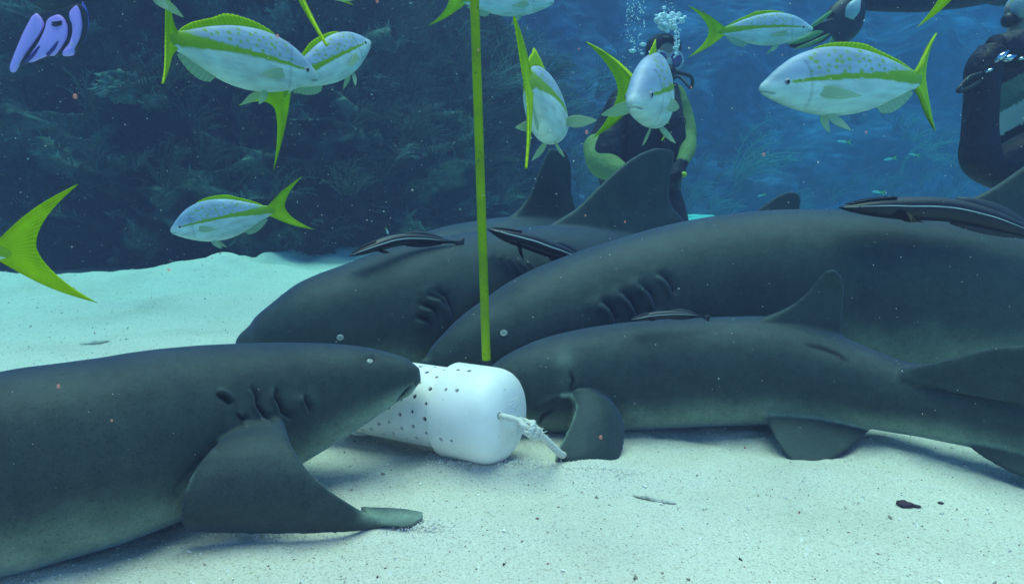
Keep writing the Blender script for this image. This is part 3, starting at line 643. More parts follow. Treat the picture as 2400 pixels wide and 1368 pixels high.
# ------------------------------------------------------------------ remoras
def remora(label, pts, hw, Yoff=0, sucker=1, pect=1, stripe=1):
    """pts: (px, py, Y) snout to tail; hw: half thickness in px at the thickest"""
    pts = np.array(pts, float); Wp = np.array([W(*p) for p in pts])
    d = np.concatenate([[0], np.cumsum(np.linalg.norm(np.diff(Wp, axis=0), axis=1))]); L = d[-1]
    ns = 90; s = np.linspace(0, 1, ns); C = cr(d / L, Wp, s); T = unit(np.gradient(C, axis=0))
    side = unit(np.cross(T, [0, 0, 1.0])); up = unit(np.cross(side, T))
    hm = hw * pts[:, 2].mean() / FPX
    h = hm * cr([0, .04, .12, .25, .4, .6, .78, .88, .92], [.08, .35, .7, .95, 1, .85, .5, .28, .24], s * .92)
    w = hm * cr([0, .04, .12, .25, .4, .6, .78, .88, .92], [.35, .75, 1.1, 1.1, .95, .7, .4, .15, .10], s * .92)
    n = 110; a = np.linspace(0, 2 * np.pi, n, endpoint=False)
    P = C[:, None] + side[:, None] * (w[:, None, None] * np.cos(a)[None, :, None]) + up[:, None] * (h[:, None, None] * np.sin(a)[None, :, None])
    rel = np.repeat(np.sin(a)[None, :], ns, 0); S2 = np.repeat(s[:, None], n, 1)
    wob = 0.03 * np.sin(S2 * 38) * (S2 > .1)
    st_ = np.exp(-((rel - 0.22 - wob * .4) / (0.055 if hw < 25 else 0.03)) ** 2) * sm(0.0, .05, S2) * (1 - sm(.75, .98, S2)) * stripe
    st2 = np.exp(-((rel + 0.55) / 0.06) ** 2) * (.12 if hw < 25 else 0) * sm(0.05, .2, S2) * (1 - sm(.5, .7, S2)) * stripe
    topm = sm(.35, .8, rel)
    base = np.array([0.005, 0.006, 0.012])[None, None] * (1 - topm[..., None]) + np.array([0.03, 0.036, 0.048])[None, None] * topm[..., None]
    pale = np.array([0.8, 0.9, 0.85])
    mixv = np.clip(st_ + st2, 0, 1)[..., None]
    col = np.ones((ns, n, 4)); col[..., :3] = base * (1 - mixv) + pale * mixv
    mb = MB(); mb.grid(P, closed_v=True, col=col, cap0=True, cap1=True)
    # tail, back, belly and side fins
    def plate(A, B, th, c):
        A = np.array(A); B = np.array(B); nn = unit(np.cross(B[-1] - A[0], A[-1] - A[0])) * th
        m = len(A); V = np.concatenate([A + nn, B + nn, A - nn, B - nn])
        F = []
        for k in range(m - 1):
            F += [(k, k + 1, m + k + 1, m + k), (2 * m + k, 3 * m + k, 3 * m + k + 1, 2 * m + k + 1), (k, 2 * m + k, 2 * m + k + 1, k + 1), (m + k, m + k + 1, 3 * m + k + 1, 3 * m + k)]
        F += [(0, m, 3 * m, 2 * m), (m - 1, 3 * m - 1, 4 * m - 1, 2 * m - 1)]
        mb.add(V, F, 0, np.tile([*c, 1], (len(V), 1)))
    dk = (0.012, 0.014, 0.028)
    e = C[-1]; t = T[-1]; u = up[-1]; q = np.linspace(0, 1, 6)
    plate([e - t * hm * .4 + u * hm * (.2 + .75 * x) + t * hm * 2.1 * x for x in q], [e - t * hm * .4 - u * hm * (.2 + .75 * x) + t * hm * 2.1 * x for x in q], hm * .05, dk)
    ks = np.linspace(int(ns * .52), int(ns * .86), 8).astype(int)
    plate([C[k] + up[k] * h[k] * .7 for k in ks], [C[k] + up[k] * (h[k] + hm * .55 * math.sin(math.pi * (i + .8) / 8.5)) for i, k in enumerate(ks)], hm * .05, (.04, .05, .07))
    plate([C[k] - up[k] * h[k] * .7 for k in ks], [C[k] - up[k] * (h[k] + hm * .5 * math.sin(math.pi * (i + .8) / 8.5)) for i, k in enumerate(ks)], hm * .05, dk)
    k0 = int(ns * .22)
    if pect:
        sd = side[k0] * (1 if side[k0][1] < 0 else -1)
        r0 = C[k0] + sd * w[k0] * .8 - up[k0] * h[k0] * .4
        dd = unit(T[k0] * .8 + sd * .5 - up[k0] * pect)
        plate([r0 + dd * hm * 2.6 * x + up[k0] * hm * .45 * math.sin(math.pi * min(x + .15, 1)) for x in q], [r0 + dd * hm * 2.6 * x - up[k0] * hm * .4 * math.sin(math.pi * min(x + .15, 1)) for x in q], hm * .04, dk)
    root = empty('remora', Wp.mean(0), label, 'fish', 'remoras riding on the sharks')
    mb.build('body', M['remora'], root)
    if sucker:
        d_ = MB(); ks = np.linspace(int(ns * .04), int(ns * .24), 13).astype(int)
        for i, k in enumerate(ks):
            c = C[k] + up[k] * h[k] * .96; d_.tube([c - side[k] * w[k] * .62 + up[k] * 0, c + up[k] * hm * .06, c + side[k] * w[k] * .62], hm * .06, 6)
        d_.grid([[C[k] + up[k] * h[k] * .99 + side[k] * w[k] * .7 * x for x in (-1, -.5, 0, .5, 1)] for k in ks])
        d_.build('sucking_disc', M['black'], root)
    kk = int(ns * .07); sd = side[kk] * (1 if side[kk][1] < 0 else -1)
    e_ = MB(); e_.ball(C[kk] + sd * w[kk] * .93 + up[kk] * h[kk] * .1, hm * .10, 8, 10, 0); e_.build('eye', M['eyeb'], root)
    return root
remora('slim dark remora with a white side stripe and blunt tail, left of the yellow pole', [(817, 600, 1.66), (870, 580, 1.68), (930, 563, 1.72), (990, 561, 1.76), (1040, 565, 1.79), (1068, 568, 1.81)], 14, pect=.5)
remora('blue-backed remora with pale edge, right of the yellow pole on the tall-finned shark', [(1144, 537, 1.80), (1190, 552, 1.82), (1240, 566, 1.84), (1300, 588, 1.87), (1350, 606, 1.92), (1395, 625, 1.97)], 20, pect=1.4)
remora('biggest remora, lying along the back of the biggest shark at right', [(1970, 487, 1.70), (2040, 486, 1.70), (2120, 488, 1.70), (2220, 492, 1.70), (2310, 510, 1.69), (2400, 540, 1.68), (2480, 572, 1.67)], 28, pect=.3)
remora('smallest remora with bright stripes on the smaller shark in front', [(1478, 749, 1.43), (1520, 741, 1.43), (1570, 737, 1.43), (1620, 738, 1.43), (1650, 743, 1.44)], 9.5, pect=.2)
# ------------------------------------------------------------------ yellowtail fish
def snapper(label, H, T, roll=0, bend=0, tb=0, side=1, pec=15, seed=1, name='yellow_tailed_fish', deep=1.0, group='yellow tailed fish swimming over the sharks', curl=0.0, small=False, tz=0.0, dh=.9, pec2=None):
    """H, T: snout and tail-root (px, py, Y); bend, tb: degrees of sideways bend in body and tail"""
    rnd = np.random.default_rng(seed)
    H = W(*H); T = W(*T)
    xs = np.linspace(-0.3, 1.4, 600)
    kap = np.where((xs > 0.28) & (xs < 0.84), R(bend) / 0.56, 0) + np.where((xs > 0.80) & (xs < 0.92), R(tb) / 0.12, 0)
    kap = kap + np.where(xs > 0.92, R(curl) / 0.25, 0)
    dx = xs[1] - xs[0]; th = np.cumsum(kap) * dx
    i0 = np.searchsorted(xs, 0.0)
    SX = np.cumsum(np.cos(th)) * dx; SX -= SX[i0]; SY = np.cumsum(np.sin(th)) * dx; SY -= SY[i0]
    cx, cy = np.interp(0.86, xs, SX), np.interp(0.86, xs, SY)
    cl = math.hypot(cx, cy); e = unit(T - H); up = np.array([0, 0, 1.0]); up = unit(up - (up @ e) * e)
    lat = np.cross(up, e); r = R(roll); up, lat = up * math.cos(r) + lat * math.sin(r), lat * math.cos(r) - up * math.sin(r)
    ld = np.array([cx, cy]) / cl; sc = np.linalg.norm(T - H) / cl
    def tf(V):
        V = np.asarray(V, float); sh = V.shape; V = V.reshape(-1, 3)
        V = V.copy(); V[:, 2] += tz * np.maximum(V[:, 0] - .80, 0)
        t_ = np.interp(V[:, 0], xs, th); X = np.interp(V[:, 0], xs, SX) - V[:, 1] * np.sin(t_); Yl = np.interp(V[:, 0], xs, SY) + V[:, 1] * np.cos(t_)
        a = X * ld[0] + Yl * ld[1]; b = -X * ld[1] + Yl * ld[0]
        return (H + sc * (a[:, None] * e + b[:, None] * lat + V[:, 2:3] * up)).reshape(sh)
    X0 = [0, .012, .03, .06, .10, .16, .24, .33, .43, .53, .63, .72, .79, .86, .90]
    tp = [.004, .018, .032, .056, .084, .118, .145, .158, .155, .140, .112, .080, .053, .037, .034]
    bt = [-.014, -.026, -.036, -.052, -.070, -.093, -.118, -.134, -.138, -.128, -.104, -.074, -.050, -.036, -.033]
    wd = [.008, .020, .028, .038, .047, .057, .066, .070, .068, .060, .048, .034, .022, .012, .004]
    ns, n = (60, 32) if small else (230, 150)
    s = np.linspace(0, .90, ns); t = cr(X0, tp, s) * deep; b = cr(X0, bt, s) * deep; w = cr(X0, wd, s)
    a = np.linspace(0, 2 * np.pi, n, endpoint=False); c, q = np.cos(a), np.sin(a)
    zc = (t + b) / 2; zh = (t - b) / 2
    Z = zc[:, None] + zh[:, None] * q[None]; Yb = w[:, None] * (np.sign(c) * np.abs(c) ** 0.9)[None] * (1 - 0.10 * q[None])
    XX = np.repeat(s[:, None], n, 1)
    # gill cover and mouth relief
    zr = Z - 0.002
    gill = np.exp(-((XX - (0.215 - 1.6 * (Z + .01) ** 2)) / 0.008) ** 2) * (np.abs(Z) < .10)
    Yb = Yb * (1 - 0.05 * gill)
    mouth = np.exp(-((Z + 0.016 + 0.25 * XX) / 0.0035) ** 2) * (1 - sm(.045, .065, XX))
    Yb = Yb * (1 - 0.3 * mouth)
    wav = 0.0012 * np.sin(XX * 70 + seed) + 0.004 * pnoise(np.stack([XX.ravel() * 40, Z.ravel() * 12, 0 * XX.ravel() + seed], 1)).reshape(XX.shape)
    cz = 0.012 + 0.0 * XX + 0.012 * np.sin(np.clip((XX - .1) / .7, 0, 1) * math.pi)
    hw = 0.006 + 0.007 * sm(.12, .35, XX) + 0.021 * sm(.45, .86, XX)
    stripe = (1 - sm(hw * .75, hw * 1.15, np.abs(Z - cz - wav))) * sm(.11, .14, XX)
    stripe = np.maximum(stripe, sm(.66, .80, XX - (Z - .02) * 1.2) * (Z > -0.005 - 0.03 * sm(.8, .9, XX)))
    # yellow spots over the stripe
    sp = np.zeros_like(XX)
    for k in range(42):
        px = .22 + .040 * (k % 14) + rnd.uniform(-.017, .017); pz = cz[0, 0] + .034 + (k // 14 + .5 * (k % 2)) * .034 + rnd.uniform(-.006, .006)
        if rnd.random() < .12: continue
        rr = rnd.uniform(.008, .0145); sp = np.maximum(sp, 1 - sm(.55, 1.15, np.hypot((XX - px) / rr, (Z - pz) / (rr * .8)) + .25 * wav * 100 * .3))
    sp *= (rnd.random() * .2 + .8) * (1 - sm(.70, .82, XX)) * (Z < (t[:, None] * .93))
    upper = sm(-0.01, 0.05, Z)
    cU = np.array([0.27, 0.41, 0.56]); cL = np.array([0.50, 0.68, 0.66]); cY = np.array([0.19, 0.38, 0.0])
    col = cL * (1 - upper[..., None]) + cU * upper[..., None]
    P3 = np.stack([XX.ravel(), Z.ravel(), Yb.ravel()], 1)
    col = col * (1 + 0.20 * fbm(P3 * [9, 30, 9] + seed, 4).reshape(XX.shape) + 0.06 * np.sin((XX + Z * .5) * 240) * np.sin((XX - Z * .5) * 240) * (XX > .2))[..., None]
    col = col * (1 - 0.22 * gill - 0.5 * mouth)[..., None]
    yl = np.clip(np.maximum(stripe, sp * .9), 0, 1)[..., None]
    col = col * (1 - yl) + cY * (1 + 0.15 * wav[..., None] * 100 * .3) * yl
    c4 = np.ones((ns, n, 4)); c4[..., :3] = np.clip(col, 0.01, 1)
    mb = MB(); mb.grid(tf(np.stack([XX, Yb, Z], -1)), closed_v=True, mi=0, col=c4, cap0=True, cap1=True)
    def sheet(Prest, th_, mi, toneA=None):
        """Prest: (a, b, 3) rest points of a thin fin, th_: (a, b) half thickness"""
        Pr = np.asarray(Prest, float); aN, bN = Pr.shape[:2]
        nn = unit(np.cross(np.gradient(Pr, axis=0), np.gradient(Pr, axis=1)))
        th_ = np.broadcast_to(th_, (aN, bN))[..., None]
        ring = np.concatenate([Pr + nn * th_, (Pr - nn * th_)[:, ::-1]], 1)
        tc = np.ones((aN, 2 * bN, 4))
        if toneA is not None: tc[..., :3] = np.concatenate([toneA, toneA[:, ::-1]], 1)[..., None]
        mb.grid(tf(ring), closed_v=True, mi=mi, col=tc, cap0=True, cap1=True)
    # tail
    nt_, nsx = (11, 8) if small else (61, 26)
    tt_ = np.linspace(-1, 1, nt_)[:, None]; ss = np.linspace(0, 1, nsx)[None]
    at = np.abs(tt_)
    xe = 0.985 + 0.205 * at ** 1.9; ze = 0.235 * np.sign(tt_) * at ** 1.12
    xb = 0.835 + 0 * tt_; zb = 0.036 * tt_
    xg = xb + (xe - xb) * ss; zg = zb + (ze - zb) * (ss ** (1.0 + 0.12 * at)) 
    zg = zg + 0.030 * np.sin(math.pi * ss ** .9) * np.sign(tt_) * at ** 3
    ray = 1 + 0.22 * np.sin(tt_ * 70 + 2 * ss) * ss + 0.10 * np.sin(ss * 9 + seed) + 0.25 * (at > .8) * 0
    edge = (1 - .18 * sm(.65, 1, at)) * ray
    sheet(np.stack([xg, 0 * xg + 0.006 * np.sin(tt_ * 3 + seed) * ss, zg], -1), 0.0085 * (1 - ss) ** 1.3 + 0.0022 + 0.002 * sm(.7, .95, at), 1, edge)
    # dorsal
    m = 9 if small else 64
    xd = np.linspace(.27, .81, m); zt = cr(X0, tp, xd) * deep; u = (xd - .27) / .54
    hd = .034 * dh * np.clip(np.sin(math.pi * np.clip(u * .97 + .03, 0, 1)) ** .6, 0, 1) * (1 - .30 * sm(.45, .65, u) + .12 * sm(.7, .9, u))
    saw = 1 + .12 * ((u * 20) % 1 - .5) * (u < .6)
    g = np.linspace(0, 1, 5)[None]
    Px = xd[:, None] + g * .04 * (hd[:, None] / .05); Pz = zt[:, None] - .008 + g * (hd * saw + .008)[:, None]
    sheet(np.stack([Px, 0 * Px, Pz], -1), .0022 - .001 * g, 1, 1 + .3 * np.sin(xd * 260)[:, None] * g - .0 * g)
    # anal
    xa = np.linspace(.60, .79, m // 2 + 2); zt = cr(X0, bt, xa) * deep; u = (xa - .60) / .19
    ha = .045 * np.clip(np.sin(math.pi * np.clip(u * .8 + .18, 0, 1)), 0, 1) ** .8
    Px = xa[:, None] + g * .035; Pz = zt[:, None] + .008 - g * (ha + .008)[:, None]
    sheet(np.stack([Px, 0 * Px, Pz], -1), .0018 - .0008 * g, 2, 1 + .15 * np.sin(xa * 260)[:, None] * g)
    # pelvic and pectoral pairs
    for sd in (-1, 1):
        k = np.linspace(0, 1, 12)[:, None]; f = np.linspace(-1, 1, 15)[None]
        wid = .022 * np.sin(math.pi * np.clip(k * .85 + .14, 0, 1)) * (1 - .3 * k) + .0006
        a_ = R(52); Lp = .135
        Px = .325 + k * Lp * math.cos(a_) * 1.0 + f * wid * math.sin(a_); Pz = -.128 * deep - k * Lp * math.sin(a_) * .75 + f * wid * math.cos(a_)
        sheet(np.stack([Px, sd * (.018 + .05 * k) + 0 * f, Pz], -1), .0018, 2, 1 + .35 * np.sin(f * 16) * (.3 + k))
        o_ = R(pec if sd > 0 or pec2 is None else pec2); Lp = .185
        wid = .030 * np.sin(math.pi * np.clip(k * .82 + .16, 0, 1)) ** .9 * (1 - .35 * k) + .0006
        Px = .245 + k * Lp * math.cos(o_); Py = sd * (.060 + k * Lp * math.sin(o_)) ; Pz = -.030 - k * .035 + f * wid
        sheet(np.stack([Px + 0 * f, Py + 0 * f, Pz], -1), .0016, 2, 1 + .38 * np.sin(f * 18) * (.3 + k))
    mid = tf(np.array([[.4, 0, 0]]))[0]
    root = empty(name, mid, label, 'fish', group)
    mb.build('body', [M['fish'], M['finy'], M['finw']], root)
    if not small:
        for sd in (-1, 1):
            wv = float(cr(X0, wd, .105)[0]); zf = .014
            p = tf(np.array([[.105, sd * wv * .93, zf]]))[0]; p2 = tf(np.array([[.105, sd * (wv + .05), zf]]))[0]; nn = unit(p2 - p)
            zz = unit(np.cross(nn, up)); Mx = np.stack([zz, np.cross(nn, zz), nn], 1); rr = .0155 * sc
            ey = MB(); ey.ball(p, (rr, rr, rr * .5), 8, 14, 0, Mx); ey.ball(p + nn * rr * .30, (rr * .62, rr * .62, rr * .36), 8, 12, 1, Mx)
            ey.build('eye', [M['eyef'], M['eyeb']], root)
    return root
M['eyef'] = mat('fish_eye', (0.30, 0.34, 0.42), 0.25, 0.5)

snapper('largest spotted yellow-striped fish at upper left heading right, tail end-on', (744, 180, 1.42), (404, 92, 1.16), roll=2, bend=14, tb=42, dh=1.3, deep=1.0, seed=11)
snapper('fish pointing up to the right, half hidden behind the largest one', (866, 98, 1.56), (664, 200, 1.40), roll=-4, bend=-30, tb=0, tz=-.6, seed=12)
snapper('fish above the frame, only one thin hanging yellow tail lobe in view', (1120, -215, .95), (690, -60, .80), roll=0, bend=0, tb=68, seed=13)
snapper('fish at the top edge above the largest one, only belly and lower fins in view', (180, -66, 1.02), (640, -104, 1.02), seed=14)
snapper('fish cut by the top edge behind the yellow pole, facing right', (1298, 4, 2.1), (1084, 0, 2.05), roll=0, seed=15)
snapper('fish right of the pole seen from behind with its tail edge-on', (1318, 300, 1.26), (1238, 184, .96), roll=-6, bend=8, tb=-1, pec=52, pec2=20, tz=-.35, dh=1.7, seed=16)
snapper('fish facing the camera in front of the diver, yellow tail swung left', (1479, 240, 1.22), (1486, 210, 1.58), roll=4, bend=44, tb=14, pec=62, pec2=8, dh=1.7, seed=17)
snapper('fish at upper right facing right, left of the swim fins', (1905, 68, 2.25), (1692, 74, 2.25), roll=0, bend=6, seed=18)
snapper('spotted fish at upper right facing left with its thin tail end-on', (1781, 206, 1.50), (2152, 188, 1.62), roll=0, bend=4, tb=30, dh=.7, seed=19)
snapper('fish at the top right corner, mostly out of frame, tail lobe hanging down left', (2500, -92, 1.15), (2246, -40, 1.12), roll=4, seed=20)
snapper('fish over the left sand facing left with a widely forked tail', (400, 540, 1.70), (634, 494, 1.72), roll=0, bend=8, deep=1.2, seed=21)
snapper('fish leaving at the left edge, only its big forked yellow tail in view', (-490, 628, .80), (12, 588, .80), roll=0, seed=22)
for (px, py, w_, ti, Y, lab) in [(1975, 331, 26, 2, 7.5, 'tiny fish highest of those over the far reef'), (2083, 375, 24, -4, 8.0, 'tiny yellowish fish left of a pair over the far reef'), (2140, 361, 20, 3, 8.2, 'tiny yellowish fish nearest the right diver over the far reef'),
                             (2055, 449, 24, 2, 7.0, 'tiny yellow fish just above the biggest remora'), (1782, 461, 16, -5, 8.0, 'tiny yellow fish just left of the small rounded fin')]:
    snapper(lab, (px - w_ / 2, py, Y), (px + w_ / 2, py + ti, Y), small=True, name='small_fish', deep=.6, group='tiny fish over the far reef', seed=int(px))
snapper('tiny bright yellow fish above the remora left of the pole', (911, 549, 2.6), (905, 536, 2.62), small=True, name='small_fish', deep=.9, group='tiny fish over the far reef', seed=5)

# ------------------------------------------------------------------ the perforated bait tube
def tube_axis():
    a = R(28); return unit(np.array([-math.cos(a), math.sin(a), 0.0]))
ax = tube_axis(); RC = 0.0865
fc = W(1196, 966, 1.24)                   # centre of the cap face
fc[2] = RC + 0.004
perp = unit(np.cross(ax, [0, 0, 1.0])); upz = np.array([0, 0, 1.0])
def lathe(mb, prof, n=96, mi=0, c0=None):
    c0 = fc if c0 is None else c0
    a = np.linspace(0, 2 * np.pi, n, endpoint=False)
    P = [[c0 + ax * x + r * (math.cos(t) * perp + math.sin(t) * upz) for t in a] for x, r in prof]
    mb.grid(P, closed_v=True, mi=mi, cap0=prof[0][1] > 0.0015 and False, cap1=False)
feeder = empty('bait_tube', (fc[0], fc[1], 0), 'white perforated plastic bait tube lying on the sand under the shark snouts', 'tube')
def holed(name, prof, holes, rad, m, big=0):
    mb = MB(); lathe(mb, prof)
    o = mb.build(name, m, feeder)
    bm = bmesh.new(); bm.from_mesh(o.data); bmesh.ops.remove_doubles(bm, verts=bm.verts, dist=1e-5); bmesh.ops.recalc_face_normals(bm, faces=bm.faces); bm.to_mesh(o.data); bm.free()
    if holes:
        cb = MB()
        for i_, (c, d) in enumerate(holes): cb.tube([c - d * 0.02, c, c + d * 0.03], .0062 if i_ >= len(holes) - big and big else rad * (1 + .15 * math.sin(i_ * 2.3)), 14)
        co_ = cb.build('cut', m, feeder)
        md = o.modifiers.new('b', 'BOOLEAN'); md.operation = 'DIFFERENCE'; md.object = co_; md.solver = 'EXACT'
        dg = bpy.context.evaluated_depsgraph_get(); dg.update()
        me = bpy.data.meshes.new_from_object(o.evaluated_get(dg)); o.modifiers.clear(); o.data = me
        bpy.data.objects.remove(co_)
        for p in me.polygons: p.use_smooth = True
        me.set_sharp_from_angle(angle=R(35))
    return o
# cap: domed face, rounded shoulder, skirt with a lip
CAPHOLE = .0036
capp = [(-.008, .0002), (-.0078, .018), (-.007, .034), (-.005, .048), (-.0015, .0595), (.004, .069), (.0105, .0765), (.019, .0820), (.029, .0852), (.040, .0863), (.055, .0865), (.116, .0865), (.119, .0850), (.1195, .0790), (.115, .0785), (.040, .0780), (.022, .072), (.008, .055), (.002, .03), (.001, .0002)]
rows = [(th_, x_) for th_ in (-58, -20, 40, 72, 100, 130) for x_ in (.070, .092)]
def radial(th_, x_, r_):
    d = math.cos(R(th_)) * perp * (1 if perp[1] < 0 else -1) + math.sin(R(th_)) * upz
    return fc + ax * x_ + d * r_, d
ch = [radial(a_ + 3.7 * math.sin(x_ * 99) + .61, x_, RC) for a_, x_ in rows]
h1 = W(1168, 973, 1.2); h2 = W(1210, 981, 1.2)
def on_face(p):   # push a camera ray on to the cap face
    o = np.array([0, 0, CAM_H]); d = unit(p - o); t = ((fc - ax * .004 - o) @ ax) / (d @ ax); return o + d * t
f1, f2 = on_face(h1), on_face(h2)
# keep both holes within the face
def clampf(p, rmax):
    v_ = p - fc; v_ = v_ - (v_ @ ax) * ax; r_ = np.linalg.norm(v_)
    return fc - ax * .004 + v_ * min(1, rmax / max(r_, 1e-6))
f1, f2 = clampf(f1, .050), clampf(f2, .062)
capo = holed('end_cap', capp, ch + [(f1 + ax * .01, -ax), (f2 + ax * .01, -ax)], .0036, M['pvc'], 2)
pipe = [(.100, .0700), (.100, .0745), (.325, .0745), (.327, .0740), (.327, .0700), (.325, .0695), (.102, .0695), (.100, .0700)]
ph = []
for a_ in range(-80, 170, 21):
    for j in range(7):
        ph.append(radial(a_ + (4 if j % 2 else -3), .132 + .0255 * j + .002 * math.sin(a_ * 3 + j * 7), .0745))
holed('pipe', pipe, ph, .0037, M['pvc'])
rc = [(.315, .0752), (.314, .0785), (.316, .0800), (.370, .0800), (.383, .0770), (.392, .067), (.397, .045), (.399, .0002)]
mb = MB(); lathe(mb, rc); mb.build('end_cap', M['pvc'], feeder)
mb = MB(); lathe(mb, [(.030, .0002), (.030, .060), (.05, .0755), (.095, .0755), (.10, .067), (.31, .067), (.32, .05), (.32, .0002)], 40); mb.build('bait', M['bait'], feeder)
# raised moulding marks on the face
mb = MB()
rnd = np.random.default_rng(5)
pf = perp * (1 if perp[0] > 0 else -1)
def facept(a_, b_):
    r_ = math.hypot(a_, b_); x_ = np.interp(r_, [0, .018, .034, .048, .0595, .069], [-.0082, -.0080, -.0072, -.0052, -.0017, .0038]); return fc + ax * (x_ - .0001) + pf * a_ + upz * b_
for rrow in range(4):
    nrow = [7, 11, 9, 5][rrow]
    for k in range(nrow):
        a_ = (k - nrow / 2) * .0035 + .004; b_ = .036 - rrow * .0052
        q = [facept(a_ + rnd.uniform(-.001, .001) + j * .0011, b_ + rnd.uniform(-.0012, .0012)) for j in range(3)]
        mb.tube(q, .0008, 5)
for k in range(4):
    q = [facept(-.012 + j * .004, -.012 - k * .0052 + .0007 * math.sin(j)) for j in range(6 - (k == 0) * 3)]
    mb.tube(q, .0008, 5)
o = mb.build('lettering', M['pvc'], feeder)
bm = bmesh.new(); bm.from_mesh(capo.data); bm.from_mesh(o.data); bm.to_mesh(capo.data); bm.free(); bpy.data.objects.remove(o)

# rope through the cap holes, with its knot
mb = MB()
def strands(pts, rr, turns, n=3):
    pts = np.array(pts, float); L = np.concatenate([[0], np.cumsum(np.linalg.norm(np.diff(pts, axis=0), axis=1))])
    N = max(30, int(L[-1] / .0016)); C = cr(L / L[-1], pts, np.linspace(0, 1, N)); Tt = unit(np.gradient(C, axis=0))
    u_ = unit(np.cross(Tt, [.2, .1, 1])); v_ = np.cross(Tt, u_)
    for k in range(n):
        ph_ = 2 * np.pi * k / n + np.linspace(0, turns * 2 * np.pi, N)
        mb.tube(C + rr * .52 * (np.cos(ph_)[:, None] * u_ + np.sin(ph_)[:, None] * v_), rr * .58, 7)
out = -ax
K = W(1242, 1005, 1.17); E = W(1312, 1062, 1.235)
f1r = f1 + pf * .0022 - upz * .001
strands([f1r + ax * .012, f1r + out * .008, (f1 + K) / 2 + out * .012 + [0, 0, .002], K + [-.012, 0, .006], K], .0052, 7)
strands([f2 + ax * .012, f2 + out * .008, f2 + out * .02 + [.004, 0, -.003], K + [.004, .01, .004], K], .0048, 4)
kd = unit(E - K)
kn = []
for t in np.linspace(0, 2 * np.pi * 1.0, 60):
    kn.append(K + kd * (.010 * math.sin(2 * t) + .004) + unit(np.cross(kd, [0, 1, .2])) * .0085 * math.cos(3 * t) + unit(np.cross(kd, [1, 0, .3])) * .0085 * math.sin(3 * t))
strands(kn, .0048, 6)
kn = [K + kd * (.022 + .003 * math.sin(t * 2.0)) + unit(np.cross(kd, [0, 1, .2])) * .0075 * math.cos(t) + unit(np.cross(kd, [1, 0, .3])) * .0075 * math.sin(t) for t in np.linspace(0, 2 * np.pi * 1.1, 40)]
strands(kn, .0046, 4)
strands([K, K + kd * .02, K + kd * .035 + [0, 0, .003], E, E + kd * .02 + [0, .02, -.004]], .0062, 6)
for q in range(7):    # frayed ends
    d_ = unit(np.array([rnd.uniform(.2, 1), rnd.uniform(-.4, .2), rnd.uniform(-.2, 1)]))
    mb.tube([K + kd * .024, K + kd * .024 + d_ * .010, K + kd * .026 + d_ * rnd.uniform(.014, .02)], [.0014, .0012, .0006], 5)
rp = mb.build('rope', M['rope'])
setp(rp, 'short knotted white rope tied through the white tube cap', 'rope')

# pole
pb = W(1140, 846, 1.335); ptop = W(1112, 0, 1.36); dp = unit(ptop - pb)
pole = empty('pole', pb - dp * .03, 'long yellow pole standing up from the white bait tube', 'pole')
mb = MB(); mb.tube([pb, pb + dp * .3, pb + dp * .7, pb + dp * 1.35], .0082, 24); mb.build('shaft', M['pole'], pole)
mb = MB(); mb.tube([pb - dp * .034, pb - dp * .03, pb + dp * .001, pb + dp * .002], [.0080, .0094, .0094, .0086], 24); mb.build('foot_ferrule', M['black'], pole)

# ------------------------------------------------------------------ things on the sand
M['rubble'] = mat('coral_rubble', (0.60, 0.60, 0.52), 0.9, 0.1, noise=[(160, (0.36, 0.36, 0.30), 0.5, 0.75, 3)], bump=[(240, .7, .004)])
M['purple'] = mat('purple_pebble', (0.035, 0.012, 0.03), 0.6, 0.3, noise=[(300, (0.10, 0.06, 0.08), .5, .75, 3)], bump=[(500, .5, .002)])
def lump(name, a, b, r, m, label, cat, seed, flat=.6, group=None, taper=(.5, 1, .8, .35)):
    pa, pb_ = onsand(*a, dz=r * .35), onsand(*b, dz=r * .3)
    N = 26; s_ = np.linspace(0, 1, N); C = pa + (pb_ - pa) * s_[:, None]; rr = r * cr(np.linspace(0, 1, len(taper)), taper, s_) * np.sqrt(np.clip(1 - (2 * s_ - 1) ** 8, .02, 1))
    C = C + .25 * r * np.stack([pnoise(np.stack([s_ * 4, 0 * s_ + k * 7 + seed, 0 * s_], 1)) for k in range(3)], 1)
    mb = MB(); n_ = 20; th_ = np.linspace(0, 2 * np.pi, n_, endpoint=False); Tt = unit(pb_ - pa); u_ = unit(np.cross(Tt, [0, 0, 1.0])); v_ = np.cross(u_, Tt)
    P = C[:, None] + rr[:, None, None] * (np.cos(th_)[None, :, None] * u_ + flat * np.sin(th_)[None, :, None] * v_)
    P = P + (P - C[:, None]) * (.28 * fbm(P.reshape(-1, 3) * .9 / r + seed, 3).reshape(N, n_, 1))
    mb.grid(P, closed_v=True, cap0=True, cap1=True)
    o = mb.build(name, m, origin=pa); setp(o, label, cat, group)
lump('coral_fragment', (186, 806), (258, 797), .0135, M['rubble'], 'pale finger of dead coral on the sand at left', 'coral', 1)
lump('coral_fragment', (1482, 1158), (1585, 1178), .0065, M['rubble'], 'thin pale coral stick on the sand below the curled fin', 'coral', 2, taper=(.3, .8, 1, .5))
lump('pebble', (2100, 1178), (2160, 1187), .0085, M['purple'], 'dark purple tapered pebble on the right sand', 'pebble', 3, taper=(.8, 1.1, .6, .3))
lump('pebble', (2199, 1178), (2212, 1178), .0035, M['purple'], 'tiny purple pebble right of the tapered one', 'pebble', 4)
M['grit'] = mat('grit', (1, 1, 1), .9, .1, tone=True)
mb = MB(); rnd = np.random.default_rng(9)
tet = np.array([[1, 1, 1], [1, -1, -1], [-1, 1, -1], [-1, -1, 1.0]])
N = 15000
yg = .72 + 3.4 * rnd.random(N) ** 1.9; xg = rnd.uniform(-1, 1, N) * (.75 * yg + .15); zg = sand_z(xg, yg)
